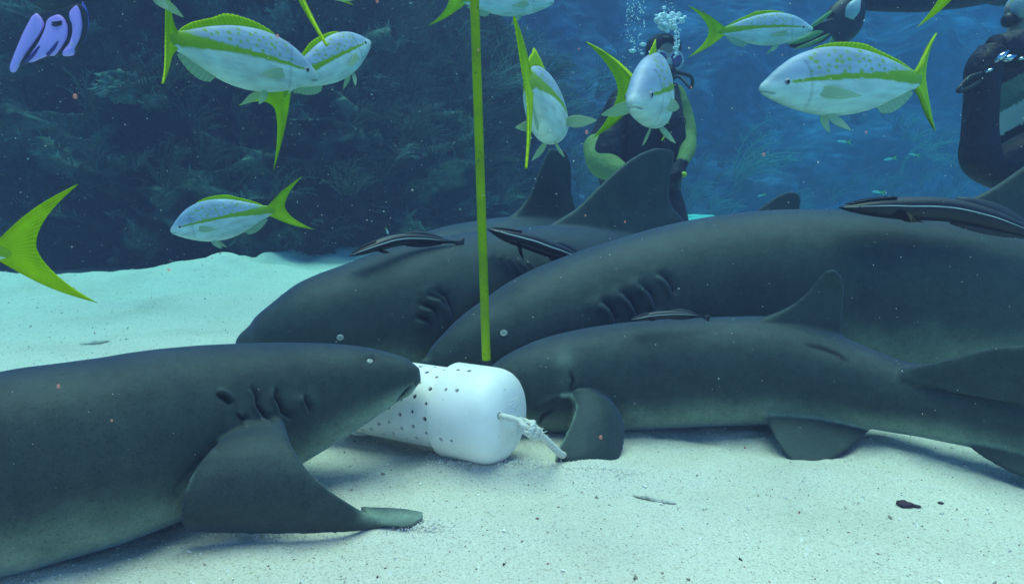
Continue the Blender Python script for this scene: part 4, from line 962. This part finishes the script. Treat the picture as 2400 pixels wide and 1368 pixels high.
for k in range(N):
    r_ = rnd.uniform(.0005, .0013) * (1 + (rnd.random() < .05) * 1.3) * (.75 + .3 * yg[k]); q = rnd.random()
    c_ = (0.86, .84, .76) if q < .72 else ((.32, .28, .24) if q < .92 else (.30, .12, .13) if q < .975 else (.08, .07, .075))
    rot = rnd.normal(size=(3, 3)); rot, _ = np.linalg.qr(rot)
    V = (tet * rnd.uniform(.5, 1.2, 3)) @ rot * r_ + [xg[k], yg[k], zg[k] + r_ * .3]
    mb.add(V, [(0, 1, 2), (0, 2, 3), (0, 3, 1), (1, 3, 2)], 0, np.tile([*c_, 1], (4, 1)))
# loose heaps of coarse grains pushed up by the fins and the cap
for (px, py, sx, sy, n_) in [(1030, 1066, 40, 6, 260), (1230, 1085, 90, 6, 420), (1060, 1080, 60, 8, 300), (1400, 1108, 90, 7, 420), (985, 1235, 60, 8, 300), (930, 1205, 40, 8, 260), (640, 1252, 120, 6, 200)]:
    for k in range(n_):
        try: p = onsand(px + rnd.normal() * sx * .5, py + rnd.normal() * sy, .0012)
        except Exception: continue
        r_ = rnd.uniform(.0005, .0012); c_ = (.86, .84, .76) if rnd.random() < .96 else (.4, .34, .3)
        rot, _ = np.linalg.qr(rnd.normal(size=(3, 3)))
        mb.add(tet @ rot * r_ + p + [0, 0, abs(rnd.normal()) * .002], [(0, 1, 2), (0, 2, 3), (0, 3, 1), (1, 3, 2)], 0, np.tile([*c_, 1], (4, 1)))
o = mb.build('shell_grit', M['grit'], smooth=False, fix=False); setp(o, 'shell grit and coarse grains scattered over the sand', 'grit', kind='stuff')

# drifting specks in the water
M['snow'] = mat('drifting_speck', (1, 1, 1), .8, .2, tone=True)
mb = MB(); oc = np.array([[1, 0, 0], [-1, 0, 0], [0, 1, 0], [0, -1, 0], [0, 0, 1], [0, 0, -1.0]])
of = [(0, 2, 4), (2, 1, 4), (1, 3, 4), (3, 0, 4), (2, 0, 5), (1, 2, 5), (3, 1, 5), (0, 3, 5)]
for k in range(2300):
    Y = rnd.uniform(.45, 4.3); p = W(rnd.uniform(-100, 2500), rnd.uniform(-60, 1180), Y)
    if p[2] < .03: continue
    r_ = Y * rnd.uniform(.00025, .0008) * (1 + 1.0 * (rnd.random() < .07)); g_ = rnd.uniform(.25, .9)
    mb.add(p + oc * r_ * rnd.uniform(.5, 1.4, 3), of, 0, np.tile([g_, g_ * 1.0, g_ * .9, 1], (6, 1)))
o = mb.build('drifting_specks', M['snow'], fix=False); setp(o, 'pale specks drifting everywhere in the water', 'specks', kind='stuff')
M['orange'] = mat('orange_fleck', (0.85, 0.36, 0.28), .9, .1, alpha=.35)  # orange base colour stands in for backscattered camera light
mb = MB()
for (px, py, r_) in [(650, 86, 9), (396, 632, 8), (137, 905, 9), (176, 226, 10), (884, 3, 8), (1057, 310, 0), (1121, 118, 5), (1375, 310, 8), (1357, 115, 4), (1790, 362, 7), (1620, 205, 4), (1408, 1024, 9), (262, 985, 6), (2030, 310, 5), (1372, 505, 4), (1465, 520, 5)]:
    if r_: mb.ball(W(px, py, .50), r_ * .30 / FPX * np.array([.8, .8, 1]), 7, 10)
o = mb.build('orange_flecks', M['orange'], fix=False); setp(o, 'small orange flecks floating close to the camera', 'specks', kind='stuff')

# ------------------------------------------------------------------ divers
def body_mesh(limbs, heads, vox=.007):
    """limbs: (points, radii, flat, colour); the pieces are fused into one continuous surface"""
    mb = MB()
    for pts, rad, flat, c in limbs:
        pts = np.array(pts, float); k = np.arange(len(pts)); C = cr(k, pts, np.linspace(0, len(pts) - 1, 10 * (len(pts) - 1) + 1)); r_ = cr(k, np.array(rad, float), np.linspace(0, len(pts) - 1, len(C)))
        T_ = unit(np.gradient(C, axis=0)); u_ = unit(np.cross(T_, [0, 1.0, .05])); v_ = np.cross(T_, u_); a_ = np.linspace(0, 2 * np.pi, 20, endpoint=False)
        mb.grid(C[:, None] + r_[:, None, None] * (np.cos(a_)[None, :, None] * u_[:, None] + flat * np.sin(a_)[None, :, None] * v_[:, None]), closed_v=True, cap0=True, cap1=True)
        mb.ball(C[0], r_[0] * .98); mb.ball(C[-1], r_[-1] * .98)
    for c, r_ in heads: mb.ball(c, r_, 16, 24)
    me = remeshed(mb, vox, 4); co = get_co(me)
    best = np.full(len(co), 1e9); col = np.zeros((len(co), 3))
    for pts, rad, flat, c in limbs:
        pts = np.array(pts, float)
        for k in range(len(pts) - 1):
            dd, t, off = seg_dist(co, pts[k], pts[k + 1]); dd = dd / (rad[k] * (1 - t) + rad[k + 1] * t)
            w_ = dd < best; best[w_] = dd[w_]; col[w_] = c
    for c, r_ in heads[:1]:
        dd = np.linalg.norm((co - c) / np.array(r_), axis=1); w_ = dd < 1.25; col[w_] = SKIN
    return me, co, col
SKIN = (0.34, 0.24, 0.19); NEO = (0.013, 0.016, 0.028); YEL = (0.18, 0.26, 0.08); TEAL = (0.07, 0.16, 0.14)
M['suit'] = mat('wetsuit', (1, 1, 1), .75, .2, tone=True, bump=[(14, .5, .03), (60, .3, .008)])
def finish(me, co, col, root, fn=None):
    if fn: col = fn(co, col)
    tn = np.ones((len(co), 4), np.float32); tn[:, :3] = col
    for at in list(me.color_attributes): me.color_attributes.remove(at)
    me.color_attributes.new('tone', 'FLOAT_COLOR', 'POINT').data.foreach_set('color', tn.ravel())
    me.materials.clear(); me.materials.append(M['suit']); me.polygons.foreach_set('use_smooth', [True] * len(me.polygons))
    l = root.location; me.transform(Matrix.Translation([-l[0], -l[1], -l[2]]))
    o = bpy.data.objects.new('body', me); COL.objects.link(o); o.parent = root; return o
def fingers(limbs, wrist, d, side, col, curl=.5):
    """palm and five unequal curled fingers growing from the wrist"""
    d = unit(d); side = unit(side - (side @ d) * d); nn = np.cross(d, side)
    limbs.append(([wrist - d * .01, wrist + d * .04, wrist + d * .085], [.028, .036, .034], .5, col))
    for k, L in enumerate([.072, .082, .076, .060]):
        b = wrist + d * .085 + side * (k - 1.5) * .021; p = [b]; dd = d.copy()
        for j in range(3): dd = unit(dd + nn * curl * .55); p.append(p[-1] + dd * L * (.42, .33, .25)[j])
        limbs.append((p, [.011, .0100, .0092, .008], 1, col))
    b = wrist + d * .03 - side * .034
    limbs.append(([b, b - side * .025 + d * .022, b - side * .032 + d * .05 + nn * .01], [.013, .0115, .0095], 1, col))

# centre diver
V = lambda x, y, Y=3.7: W(x, y, Y)
hc = V(1556, 138)
d1r = empty('person', (hc[0] - .05, 3.75, 0), 'diver kneeling behind the tall dark fin in black vest and yellow-green sleeves', 'diver')
L = [([V(1512, 470, 3.85), V(1506, 400, 3.8), V(1508, 310, 3.75), V(1520, 240, 3.72), V(1545, 200, 3.72)], [.165, .15, .175, .16, .07], .65, NEO),
     ([V(1545, 205, 3.72), V(1553, 165, 3.71)], [.058, .055], 1, NEO),
     ([V(1575, 226, 3.72), V(1596, 268, 3.68), V(1609, 318, 3.62)], [.068, .058, .052], 1, YEL),
     ([V(1609, 318, 3.62), V(1611, 350, 3.5), V(1600, 378, 3.42)], [.046, .040, .030], 1, YEL),
     ([V(1462, 240, 3.72), V(1430, 285, 3.72), V(1402, 338, 3.68)], [.075, .062, .058], 1, NEO),
     ([V(1396, 345, 3.66), V(1414, 382, 3.55), V(1452, 402, 3.45)], [.064, .074, .048], 1, YEL),
     ([V(1548, 455, 3.8), V(1575, 530, 3.65), V(1592, 640, 3.48)], [.105, .085, .062], 1, NEO),
     ([V(1470, 455, 3.8), V(1440, 540, 3.65), V(1425, 640, 3.48)], [.105, .085, .062], 1, NEO),
     ([V(1592, 640, 3.48), V(1588, 625, 3.8), V(1585, 620, 4.15)], [.062, .055, .038], 1, NEO),
     ([V(1425, 640, 3.48), V(1430, 625, 3.8), V(1435, 620, 4.15)], [.062, .055, .038], 1, NEO)]
fingers(L, V(1598, 384, 3.41), np.array([-.4, -.5, -.5]), np.array([.2, -.8, .6]), NEO)
fingers(L, V(1456, 406, 3.44), np.array([.8, -.5, -.2]), np.array([.1, .5, .8]), NEO)
me, co, col = body_mesh(L, [(hc, (.076, .092, .112)), (hc + [0, -.088, -.022], (.016, .022, .024)), (hc + [0, -.04, -.085], (.045, .045, .035)), (hc + [-.076, .01, -.01], (.012, .02, .03)), (hc + [.076, .01, -.01], (.012, .02, .03))], .0075)
finish(me, co, col, d1r)
M['vest'] = mat('vest_fabric', (0.010, 0.012, 0.022), .6, .3, bump=[(18, .6, .03), (300, .2, .001)])
mb = MB()
def pad(mb, pts, rx, ry, n=24, mi=0):
    pts = np.array(pts, float); k = np.arange(len(pts)); q = np.linspace(0, len(pts) - 1, 8 * (len(pts) - 1) + 1); C = cr(k, pts, q); a1 = cr(k, np.array(rx, float), q); a2 = cr(k, np.array(ry, float), q)
    T_ = unit(np.gradient(C, axis=0)); u_ = unit(np.cross(T_, [0, 1.0, .05])); v_ = np.cross(T_, u_); a_ = np.linspace(0, 2 * np.pi, n, endpoint=False)
    mb.grid(C[:, None] + a1[:, None, None] * (np.sign(np.cos(a_)) * np.abs(np.cos(a_)) ** .8)[None, :, None] * u_[:, None] + a2[:, None, None] * (np.sign(np.sin(a_)) * np.abs(np.sin(a_)) ** .8)[None, :, None] * v_[:, None], closed_v=True, cap0=True, cap1=True, mi=mi)
pad(mb, [V(1508, 455, 3.82), V(1500, 400, 3.78), V(1500, 345, 3.74), V(1512, 280, 3.72), V(1530, 232, 3.72)], [.19, .215, .215, .175, .12], [.15, .17, .17, .15, .10])
pad(mb, [V(1450, 235, 3.62), V(1440, 300, 3.58), V(1425, 372, 3.56), V(1445, 425, 3.6)], [.04, .055, .075, .06], [.04, .06, .075, .05])
pad(mb, [V(1572, 205, 3.62), V(1578, 270, 3.56), V(1580, 345, 3.55), V(1570, 425, 3.58)], [.035, .045, .055, .05], [.04, .05, .06, .05])
mb.build('buoyancy_vest', M['vest'], d1r)
mb = MB(); pad(mb, [hc + [0, .02, .045], hc + [0, .015, .09], hc + [0, .01, .118]], [.085, .075, .03], [.10, .085, .03]); pad(mb, [hc + [-.02, .05, -.09], hc + [0, .04, 0], hc + [0, .03, .07]], [.07, .084, .08], [.05, .075, .075])
mb.build('hood', M['neo'], d1r)
M['skirt'] = mat('mask_skirt', (0.40, 0.45, 0.50), .3, .5); M['lens'] = mat('purple_lens', (0.07, 0.015, 0.16), .15, .8, coat=.5)
mb = MB(); fy = hc[1] - .095
for sx in (-1, 1):
    c_ = np.array([hc[0] + .004 + sx * .034, fy, hc[2] - .022]); ring = [c_ + [.031 * math.cos(t), 0, .038 * math.sin(t)] for t in np.linspace(0, 2 * np.pi, 30)]
    mb.tube(ring, .0065, 8)
mb.ball([hc[0] + .004, fy + .004, hc[2] - .035], (.02, .022, .03))
mb.grid([[[hc[0] + .004 + .082 * math.cos(t) * g_, fy + .004 + .02 * g_ + .03 * abs(math.cos(t)) * g_, hc[2] - .02 + .052 * math.sin(t) * g_] for t in np.linspace(0, 2 * np.pi, 40, endpoint=False)] for g_ in (.2, .6, .9, 1.05)], closed_v=True)
mk = mb.build('mask', M['skirt'], d1r)
for sx in (-1, 1):
    mb = MB(); mb.ball(np.array([hc[0] + .004 + sx * .034, fy - .004, hc[2] - .022]), (.029, .004, .036), 10, 24)
    o = mb.build('lens', M['lens'], origin=tuple(d1r.location)); o.location = (0, 0, 0); o.parent = mk
mb = MB(); rg = hc + [.004, -.11, -.078]; mb.ball(rg, (.036, .03, .034)); mb.tube([rg + [0, -.02, 0], rg + [0, -.034, 0]], .024, 20); mb.tube([rg + [0, .02, 0], rg + [0, .05, .004]], .014, 10)
mb.build('regulator', M['black'], d1r)
mb = MB(); mb.tube(cr(range(5), [rg + [.03, 0, 0], rg + [.11, .02, -.02], rg + [.13, .1, -.06], V(1590, 180, 3.9), V(1560, 200, 3.95)], np.linspace(0, 4, 30)), .009, 10); mb.build('air_hose', M['black'], d1r)
mb = MB(); mb.tube(cr(range(4), [V(1546, 188, 3.62), V(1552, 215, 3.55), V(1566, 260, 3.54), V(1572, 300, 3.53)], np.linspace(0, 3, 20)), [.05] * 12 + [.046] * 8, 12); mb.build('inflator_hose', M['vest'], d1r)
M['hiviz'] = mat('yellow_plastic', (.55, .62, .02), .4, .4)
mb = MB(); pad(mb, [V(1562, 276, 3.46), V(1563, 290, 3.46)], [.009, .009], [.006, .006], 12); mb.build('yellow_clip', M['hiviz'], d1r)
mb = MB(); mb.tube(cr(range(3), [V(1560, 305, 3.46), V(1558, 318, 3.46), V(1551, 330, 3.46)], np.linspace(0, 2, 12)), .004, 8); mb.build('yellow_hose', M['hiviz'], d1r)
mb = MB(); mb.tube([V(1597, 286, 3.5) + [.02 * math.cos(t), 0, .022 * math.sin(t)] for t in np.linspace(0, 6.283, 24)], .003, 6); mb.build('ring', M['black'], d1r)
mb = MB(); mb.ball(V(1603, 409, 3.36), (.014, .012, .013)); mb.build('wrist_gauge', M['hiviz'], d1r)
mb = MB(); mb.tube([V(1520, 430, 4.0), V(1520, 400, 4.0), V(1522, 240, 3.96), V(1523, 222, 3.96)], [.07, .09, .09, .03], 24)
mb.build('air_tank', mat('tank_paint', (.25, .27, .3), .35, .5, metal=.5), d1r)
mb = MB()
for x_ in (1585, 1435):
    a_, b_ = V(x_, 622, 4.15), V(x_ + (20 if x_ > 1500 else -20), 635, 4.65); mb.tube([a_, (a_ + b_) / 2, b_], [.05, .075, .10], 16)
mb.build('swim_fin', M['black'], d1r)

# bubbles
M['bub'] = mat('bubble_shine', (0.92, 0.94, 0.98), .15, .9, alpha=.9, bump=[(40, .5, .02)])
mb = MB(); rnd = np.random.default_rng(33)
for k in range(150):
    a_ = rnd.normal(size=2); x_ = 1566 + a_[0] * 13; y_ = 52 + a_[1] * 12; mb.ball(V(x_, y_, 3.62 + rnd.normal() * .03), rnd.uniform(.004, .013) * np.array([1.2, 1, .8]), 7, 10)
o = mb.build('bubble_cloud', M['bub']); setp(o, 'bright white cloud of breath bubbles above the centre diver', 'bubbles', kind='stuff')
mb = MB()
for (x0, x1, y0, y1, n_, r0, r1) in [(1468, 1512, -10, 120, 120, .0012, .0042), (1580, 1592, 70, 135, 60, .002, .006), (1560, 1585, 5, 30, 16, .001, .003), (1518, 1545, 120, 150, 30, .002, .006), (1450, 1480, 40, 160, 30, .001, .003)]:
    for k in range(n_): mb.ball(V(rnd.uniform(x0, x1), rnd.uniform(y0, y1), 3.5 + rnd.normal() * .05), rnd.uniform(r0, r1), 5, 7)
for (x_, y_, r_) in [(1507, 105, .013), (1483, 120, .014), (1505, 126, .008), (1522, 135, .008), (1584, 112, .012)]: mb.ball(V(x_, y_, 3.5), (r_ * 1.3, r_, r_ * .7), 8, 12)
o = mb.build('bubble_trail', M['bub']); setp(o, 'loose trails of small bubbles rising beside the diver head', 'bubbles', kind='stuff')

# diver cut by the right edge
V = lambda x, y, Y=2.55: W(x, y, Y)
hc = V(2432, 10, 2.6)
d2r = empty('person', (hc[0] + .05, 2.65, 0), 'diver at the right edge in black vest with teal and white suit panels', 'diver')
L = [([V(2450, 470, 2.72), V(2440, 390, 2.68), V(2422, 290, 2.64), V(2420, 190, 2.62), V(2434, 110, 2.62)], [.17, .16, .155, .14, .06], .8, TEAL),
     ([V(2434, 115, 2.62), V(2434, 50, 2.61)], [.058, .055], 1, NEO),
     ([V(2480, 160, 2.5), V(2510, 280, 2.45), V(2490, 390, 2.4)], [.062, .052, .045], 1, NEO), ([V(2490, 390, 2.4), V(2450, 450, 2.3), V(2420, 470, 2.2)], [.045, .038, .028], 1, NEO),
     ([V(2410, 160, 2.78), V(2430, 280, 2.85), V(2460, 390, 2.9)], [.062, .052, .045], 1, NEO),
     ([V(2470, 470, 2.66), V(2400, 610, 2.6), V(2350, 740, 2.5)], [.11, .09, .062], 1, NEO), ([V(2350, 740, 2.5), V(2480, 760, 2.6), V(2640, 740, 2.7)], [.062, .055, .038], 1, NEO),
     ([V(2470, 470, 2.78), V(2400, 610, 2.85), V(2370, 720, 2.85)], [.11, .09, .062], 1, NEO), ([V(2370, 720, 2.85), V(2480, 720, 2.9), V(2620, 700, 3.0)], [.062, .055, .038], 1, NEO)]
fingers(L, V(2418, 472, 2.19), np.array([-.7, -.4, -.1]), np.array([0, -.3, 1.0]), NEO); fingers(L, V(2460, 400, 2.9), np.array([-.2, 0, -1.0]), np.array([1, 0, 0.0]), NEO)
me, co, col = body_mesh(L, [(hc, (.092, .076, .112)), (hc + [-.09, 0, -.02], (.022, .016, .024)), (hc + [-.045, 0, -.085], (.045, .045, .035))], .0075)
def stripes(co, col):
    pj = project(co); q = pj[:, 1] + (pj[:, 0] - 2335) * .52; tor = np.abs(col - np.array(TEAL)).sum(1) < .01
    col = col.copy(); col[tor & (q > 268) & (q < 322)] = (.46, .56, .54); col[tor & (q > 322) & (q < 392)] = NEO; col[tor & (q > 392) & (q < 424)] = (.46, .56, .54); col[tor & (q < 205)] = NEO
    return col
finish(me, co, col, d2r, stripes)
mb = MB(); pad(mb, [V(2325, 112, 2.42), V(2305, 160, 2.42), V(2300, 230, 2.42), V(2296, 310, 2.42), V(2300, 375, 2.42), V(2335, 425, 2.44)], [.03, .046, .042, .046, .058, .03], [.05, .06, .06, .06, .06, .05])
pad(mb, [V(2320, 390, 2.44), V(2350, 385, 2.42), V(2400, 350, 2.44), V(2440, 330, 2.5)], [.05, .055, .05, .04], [.05, .05, .05, .05])
pad(mb, [V(2330, 120, 2.44), V(2370, 118, 2.44), V(2410, 112, 2.46)], [.05, .06, .06], [.06, .06, .06])
mb.build('buoyancy_vest', M['vest'], d2r)
mb = MB(); mb.tube(cr(range(6), [V(2300, 172, 2.36), V(2272, 182, 2.34), V(2247, 208, 2.33), V(2250, 215, 2.33), V(2278, 203, 2.34), V(2298, 190, 2.36)], np.linspace(0, 5, 40)), .006, 10); mb.build('strap_loop', M['black'], d2r)
M['chrome'] = mat('shiny_clip', (.6, .62, .72), .12, .8, metal=1.0)
for a_, b_, r_ in [((2308, 170), (2330, 160), .005), ((2332, 146), (2362, 120), .009), ((2350, 142), (2378, 132), .011), ((2385, 140), (2402, 136), .005)]:
    mb = MB(); mb.tube([V(*a_, 2.30), V((a_[0] + b_[0]) / 2, (a_[1] + b_[1]) / 2, 2.29), V(*b_, 2.30)], [r_ * .6, r_, r_ * .6], 10); mb.build('metal_clip', M['chrome'], d2r)
mb = MB(); pad(mb, [hc + [.03, 0, -.09], hc + [.03, 0, 0], hc + [.015, 0, .08], hc + [.01, 0, .118]], [.07, .084, .088, .03], [.07, .084, .085, .03]); mb.build('hood', M['neo'], d2r)
mb = MB(); mb.ball(V(2392, 14, 2.58), (.032, .07, .045)); mk = mb.build('mask', M['skirt'], d2r)
mb = MB(); rg = V(2362, 48, 2.58); mb.ball(rg, (.020, .024, .025)); mb.tube([rg, rg + [.06, 0, .01]], .015, 12); mb.build('regulator', M['black'], d2r)
mb = MB(); mb.tube([V(2530, 420, 2.7), V(2530, 400, 2.7), V(2520, 180, 2.68), V(2520, 150, 2.68)], [.07, .09, .09, .03], 24); mb.build('air_tank', M['chrome'], d2r)

# swim fins
def smooth_poly(pl):
    q = np.array(pl, float); u = np.linspace(0, len(q), 6 * len(q) + 1)[:-1]; q2 = np.vstack([q, q[:1]])
    p_ = np.stack([np.interp(u, range(len(q2)), q2[:, k]) for k in range(2)], 1)
    for _ in range(3): p_ = (np.roll(p_, 1, 0) + p_ * 2 + np.roll(p_, -1, 0)) / 4
    return p_
def blade(polys, root, col, Y, name='swim_fin', base=None, th=.006, lean=0.0):
    """a fin blade: dark base plate with raised coloured panels, each a thick bevelled plate"""
    def plate(pl, Yo, thk, mb, mi=0):
        f_ = np.array([W(x, y, Y + Yo + lean * (y - polys[0][0][1])) for x, y in smooth_poly(pl)])
        c = f_.mean(0); q = []
        for s_, o_ in ((.86, -thk), (.97, -thk * .6), (1, 0), (.97, thk * .6), (.86, thk)): q.append(c + (f_ - c) * s_ + [0, o_, 0])
        mb.grid(q, closed_v=True, mi=mi, cap0=True, cap1=True)
    mb = MB(); plate(base, .012, .006, mb); b_ = mb.build(name, M['black'], root)
    for pl in polys:
        mb = MB(); plate(pl, 0, th, mb); o = mb.build('fin_panel', col, origin=tuple(root.location)); o.location = (0, 0, 0); o.parent = b_
    return b_
V = lambda x, y, Y=2.6: W(x, y, Y)
d4r = empty('person', V(150, -250, 2.7), 'diver above the top left corner, only one blue-white swim fin in view', 'diver')
L = [([V(420, -620, 2.9), V(400, -520, 2.85), V(370, -420, 2.8), V(330, -330, 2.75)], [.09, .16, .14, .16], .8, NEO), ([V(330, -330, 2.7), V(240, -250, 2.65), V(185, -160, 2.62)], [.1, .08, .06], 1, NEO),
     ([V(185, -160, 2.62), V(160, -80, 2.62), V(150, -20, 2.62)], [.058, .05, .038], 1, NEO), ([V(150, -20, 2.64), V(146, 0, 2.64), V(142, 12, 2.63)], [.045, .042, .032], 1.0, NEO),
     ([V(330, -330, 2.8), V(250, -330, 3.0), V(180, -300, 3.2)], [.1, .08, .06], 1, NEO), ([V(180, -300, 3.2), V(90, -260, 3.3), V(30, -220, 3.4)], [.058, .05, .038], 1, NEO),
     ([V(440, -580, 2.75), V(400, -500, 2.6), V(330, -470, 2.5)], [.055, .045, .03], 1, NEO), ([V(440, -580, 3.0), V(480, -480, 3.1), V(500, -430, 3.1)], [.055, .045, .03], 1, NEO), ([V(430, -640, 2.9), V(440, -690, 2.9)], [.055, .055], 1, NEO)]
fingers(L, V(325, -468, 2.5), np.array([-1, -.2, 0.1]), np.array([0, 0, 1.0]), NEO); fingers(L, V(502, -425, 3.1), np.array([.2, 0, -1.0]), np.array([1, 0, 0.0]), NEO)
me, co, col = body_mesh(L, [(V(450, -745, 2.9), (.076, .092, .112))], .009); finish(me, co, col, d4r)
mb = MB(); pad(mb, [V(150, -40, 2.62), V(144, -8, 2.61), V(142, 16, 2.60), V(138, 30, 2.595)], [.06, .085, .085, .06], [.05, .045, .03, .012]); mb.build('foot_pocket', M['black'], d4r)
M['blue'] = mat('blue_white_fin', (.80, .38, 1.0), .35, .5); M['rib'] = mat('dark_rib', (.05, .02, .22), .4, .4); M['blue2'] = mat('dim_blue_fin', (.12, .12, .6), .4, .4)
b_ = blade([[(86, 30), (98, 42), (105, 58), (92, 82), (70, 112), (45, 148), (35, 172), (24, 168), (24, 155), (38, 118), (58, 72), (76, 38)],
       [(118, 40), (138, 33), (152, 44), (160, 64), (158, 88), (144, 112), (128, 132), (112, 131), (95, 138), (78, 146), (60, 148), (68, 134), (90, 104), (107, 68), (110, 50)],
       [(164, 26), (180, 10), (188, 26), (193, 60), (187, 90), (172, 118), (174, 131), (150, 133), (146, 128), (164, 108), (173, 80), (172, 56), (164, 38)]], d4r, M['blue'], 2.56,
      base=[(80, 30), (135, 22), (190, 5), (206, 30), (206, 80), (190, 112), (172, 128), (130, 130), (62, 146), (30, 168), (28, 150), (50, 90)], th=.007)
mb = MB(); pts = [(194, 4), (204, 25), (207, 60), (200, 92), (186, 112), (176, 120), (182, 100), (192, 70), (192, 35)]
f_ = np.array([W(x, y, 2.575) for x, y in cr(range(len(pts) + 1), pts + [pts[0]], np.linspace(0, len(pts), 54)[:-1])]); c = f_.mean(0)
mb.grid([c + (f_ - c) * s_ + [0, o_, 0] for s_, o_ in ((.8, -.006), (1, -.003), (1, .003), (.8, .006))], closed_v=True, cap0=True, cap1=True)
o = mb.build('fin_rail', M['blue2'], origin=tuple(d4r.location)); o.location = (0, 0, 0); o.parent = b_
for a_, b_2 in (((136, 97), (111, 130)), ((92, 108), (60, 147))):
    mb = MB(); mb.tube([W(*a_, 2.553), W((a_[0] + b_2[0]) / 2 + 2, (a_[1] + b_2[1]) / 2, 2.551), W(*b_2, 2.553)], [.003, .0055, .006], 8)
    o = mb.build('fin_rib', M['rib'], origin=tuple(d4r.location)); o.location = (0, 0, 0); o.parent = b_
mb = MB()
for x_ in (123, 128, 133, 138, 142): mb.tube([V(x_, 61 - (x_ - 123) * .12, 2.5505), V(x_ + 1.5, 51 - (x_ - 123) * .12, 2.5505)], .0022, 6)
mb.tube([V(121, 59, 2.5505), V(132, 62, 2.5505), V(144, 57, 2.5505)], .002, 6); mb.tube([V(121, 53, 2.5505), V(132, 53, 2.5505), V(143, 50, 2.5505)], .002, 6)
o = mb.build('fin_emblem', M['black'], origin=tuple(d4r.location)); o.location = (0, 0, 0); o.parent = b_

V = lambda x, y, Y=3.6: W(x, y, Y)
d3r = empty('person', V(2200, -80, 3.7), 'diver swimming across the top right edge, dark legs with yellow-green swim fins', 'diver')
L = [([V(2620, -150, 3.9), V(2540, -130, 3.9), V(2440, -90, 3.8), V(2360, -60, 3.75)], [.08, .16, .14, .15], .8, NEO), ([V(2360, -50, 3.7), V(2260, -22, 3.65), V(2150, 0, 3.62)], [.1, .08, .06], 1, NEO),
     ([V(2150, 0, 3.62), V(2070, 2, 3.6), V(2010, 4, 3.6)], [.058, .05, .038], 1, NEO), ([V(2010, 4, 3.6), V(1988, 30, 3.58), V(1972, 58, 3.56)], [.045, .052, .04], 1.0, NEO),
     ([V(2360, -70, 3.9), V(2260, -60, 4.0), V(2150, -50, 4.1)], [.1, .08, .06], 1, NEO), ([V(2150, -50, 4.1), V(2060, -20, 4.1), V(2000, 20, 4.1)], [.058, .05, .038], 1, NEO), ([V(2000, 20, 4.1), V(1985, 60, 4.05)], [.042, .036], 1.0, NEO),
     ([V(2560, -120, 3.7), V(2520, -50, 3.5), V(2450, -40, 3.4)], [.055, .045, .03], 1, NEO), ([V(2560, -170, 4.1), V(2600, -100, 4.2), V(2560, -60, 4.2)], [.055, .045, .03], 1, NEO), ([V(2620, -160, 3.9), V(2660, -180, 3.9)], [.055, .055], 1, NEO)]
fingers(L, V(2448, -40, 3.4), np.array([-1, -.2, 0.1]), np.array([0, 0, 1.0]), NEO); fingers(L, V(2558, -58, 4.2), np.array([-.6, 0, -1.0]), np.array([1, 0, 0.0]), NEO)
me, co, col = body_mesh(L, [(V(2700, -190, 3.9), (.092, .076, .112))], .009); finish(me, co, col, d3r)
mb = MB(); pad(mb, [V(2012, 2, 3.52), V(2000, 20, 3.50), V(1990, 44, 3.5)], [.012, .032, .02], [.012, .02, .012]); mb.build('pale_ankle_strap', M['skirt'], d3r)
mb = MB(); pad(mb, [V(2000, 0, 3.58), V(1985, 35, 3.56), V(1968, 62, 3.54), V(1950, 74, 3.53)], [.05, .085, .085, .05], [.05, .05, .04, .02]); mb.build('foot_pocket', M['black'], d3r)
M['yfin'] = mat('yellow_swim_fin', (.16, .32, .10), .45, .3)
blade([[(1946, 24), (1952, 28), (1930, 50), (1905, 66), (1896, 62)], [(1912, 70), (1935, 74), (1905, 92), (1870, 104), (1842, 104), (1870, 92)], [(1950, 76), (1925, 96), (1895, 110), (1852, 118), (1885, 104), (1920, 88)]], d3r, M['yfin'], 3.5,
      base=[(1958, 40), (1965, 70), (1930, 100), (1880, 116), (1842, 110), (1880, 84), (1910, 58)], th=.008)
blade([[(1966, 60), (1970, 66), (1956, 98), (1946, 112), (1940, 108), (1950, 84)], [(1972, 90), (1985, 78), (1990, 96), (1980, 118), (1958, 118)]], d3r, M['yfin'], 4.0, base=[(1962, 62), (1984, 62), (1992, 84), (1985, 120), (1940, 114)], th=.008)

# ------------------------------------------------------------------ the water itself
bx = MB(); x0, x1, y0, y1, z0, z1 = -45, 48, -3.2, 40, -1.6, 5.7
P = np.array([(x, y, z) for z in (z0, z1) for x, y in ((x0, y0), (x1, y0), (x1, y1), (x0, y1))], float)
bx.add(P, [(0, 3, 2, 1), (4, 5, 6, 7), (0, 1, 5, 4), (1, 2, 6, 5), (2, 3, 7, 6), (3, 0, 4, 7)])
hm_ = bpy.data.materials.new('sea_water'); hm_.use_nodes = True; nt = hm_.node_tree
for n_ in list(nt.nodes): nt.nodes.remove(n_)
pv_ = nt.nodes.new('ShaderNodeVolumePrincipled'); mo = nt.nodes.new('ShaderNodeOutputMaterial'); nt.links.new(pv_.outputs[0], mo.inputs['Volume'])
pv_.inputs['Color'].default_value = (0.023, 0.024, 0.047, 1); pv_.inputs['Absorption Color'].default_value = (0.28, 0.86, 0.93, 1)
pv_.inputs['Density'].default_value = HAZE; pv_.inputs['Anisotropy'].default_value = 0.2
haze = bx.build('haze', hm_, smooth=False, fix=False); setp(haze, 'blue sea water filling the whole scene', 'water', kind='stuff')
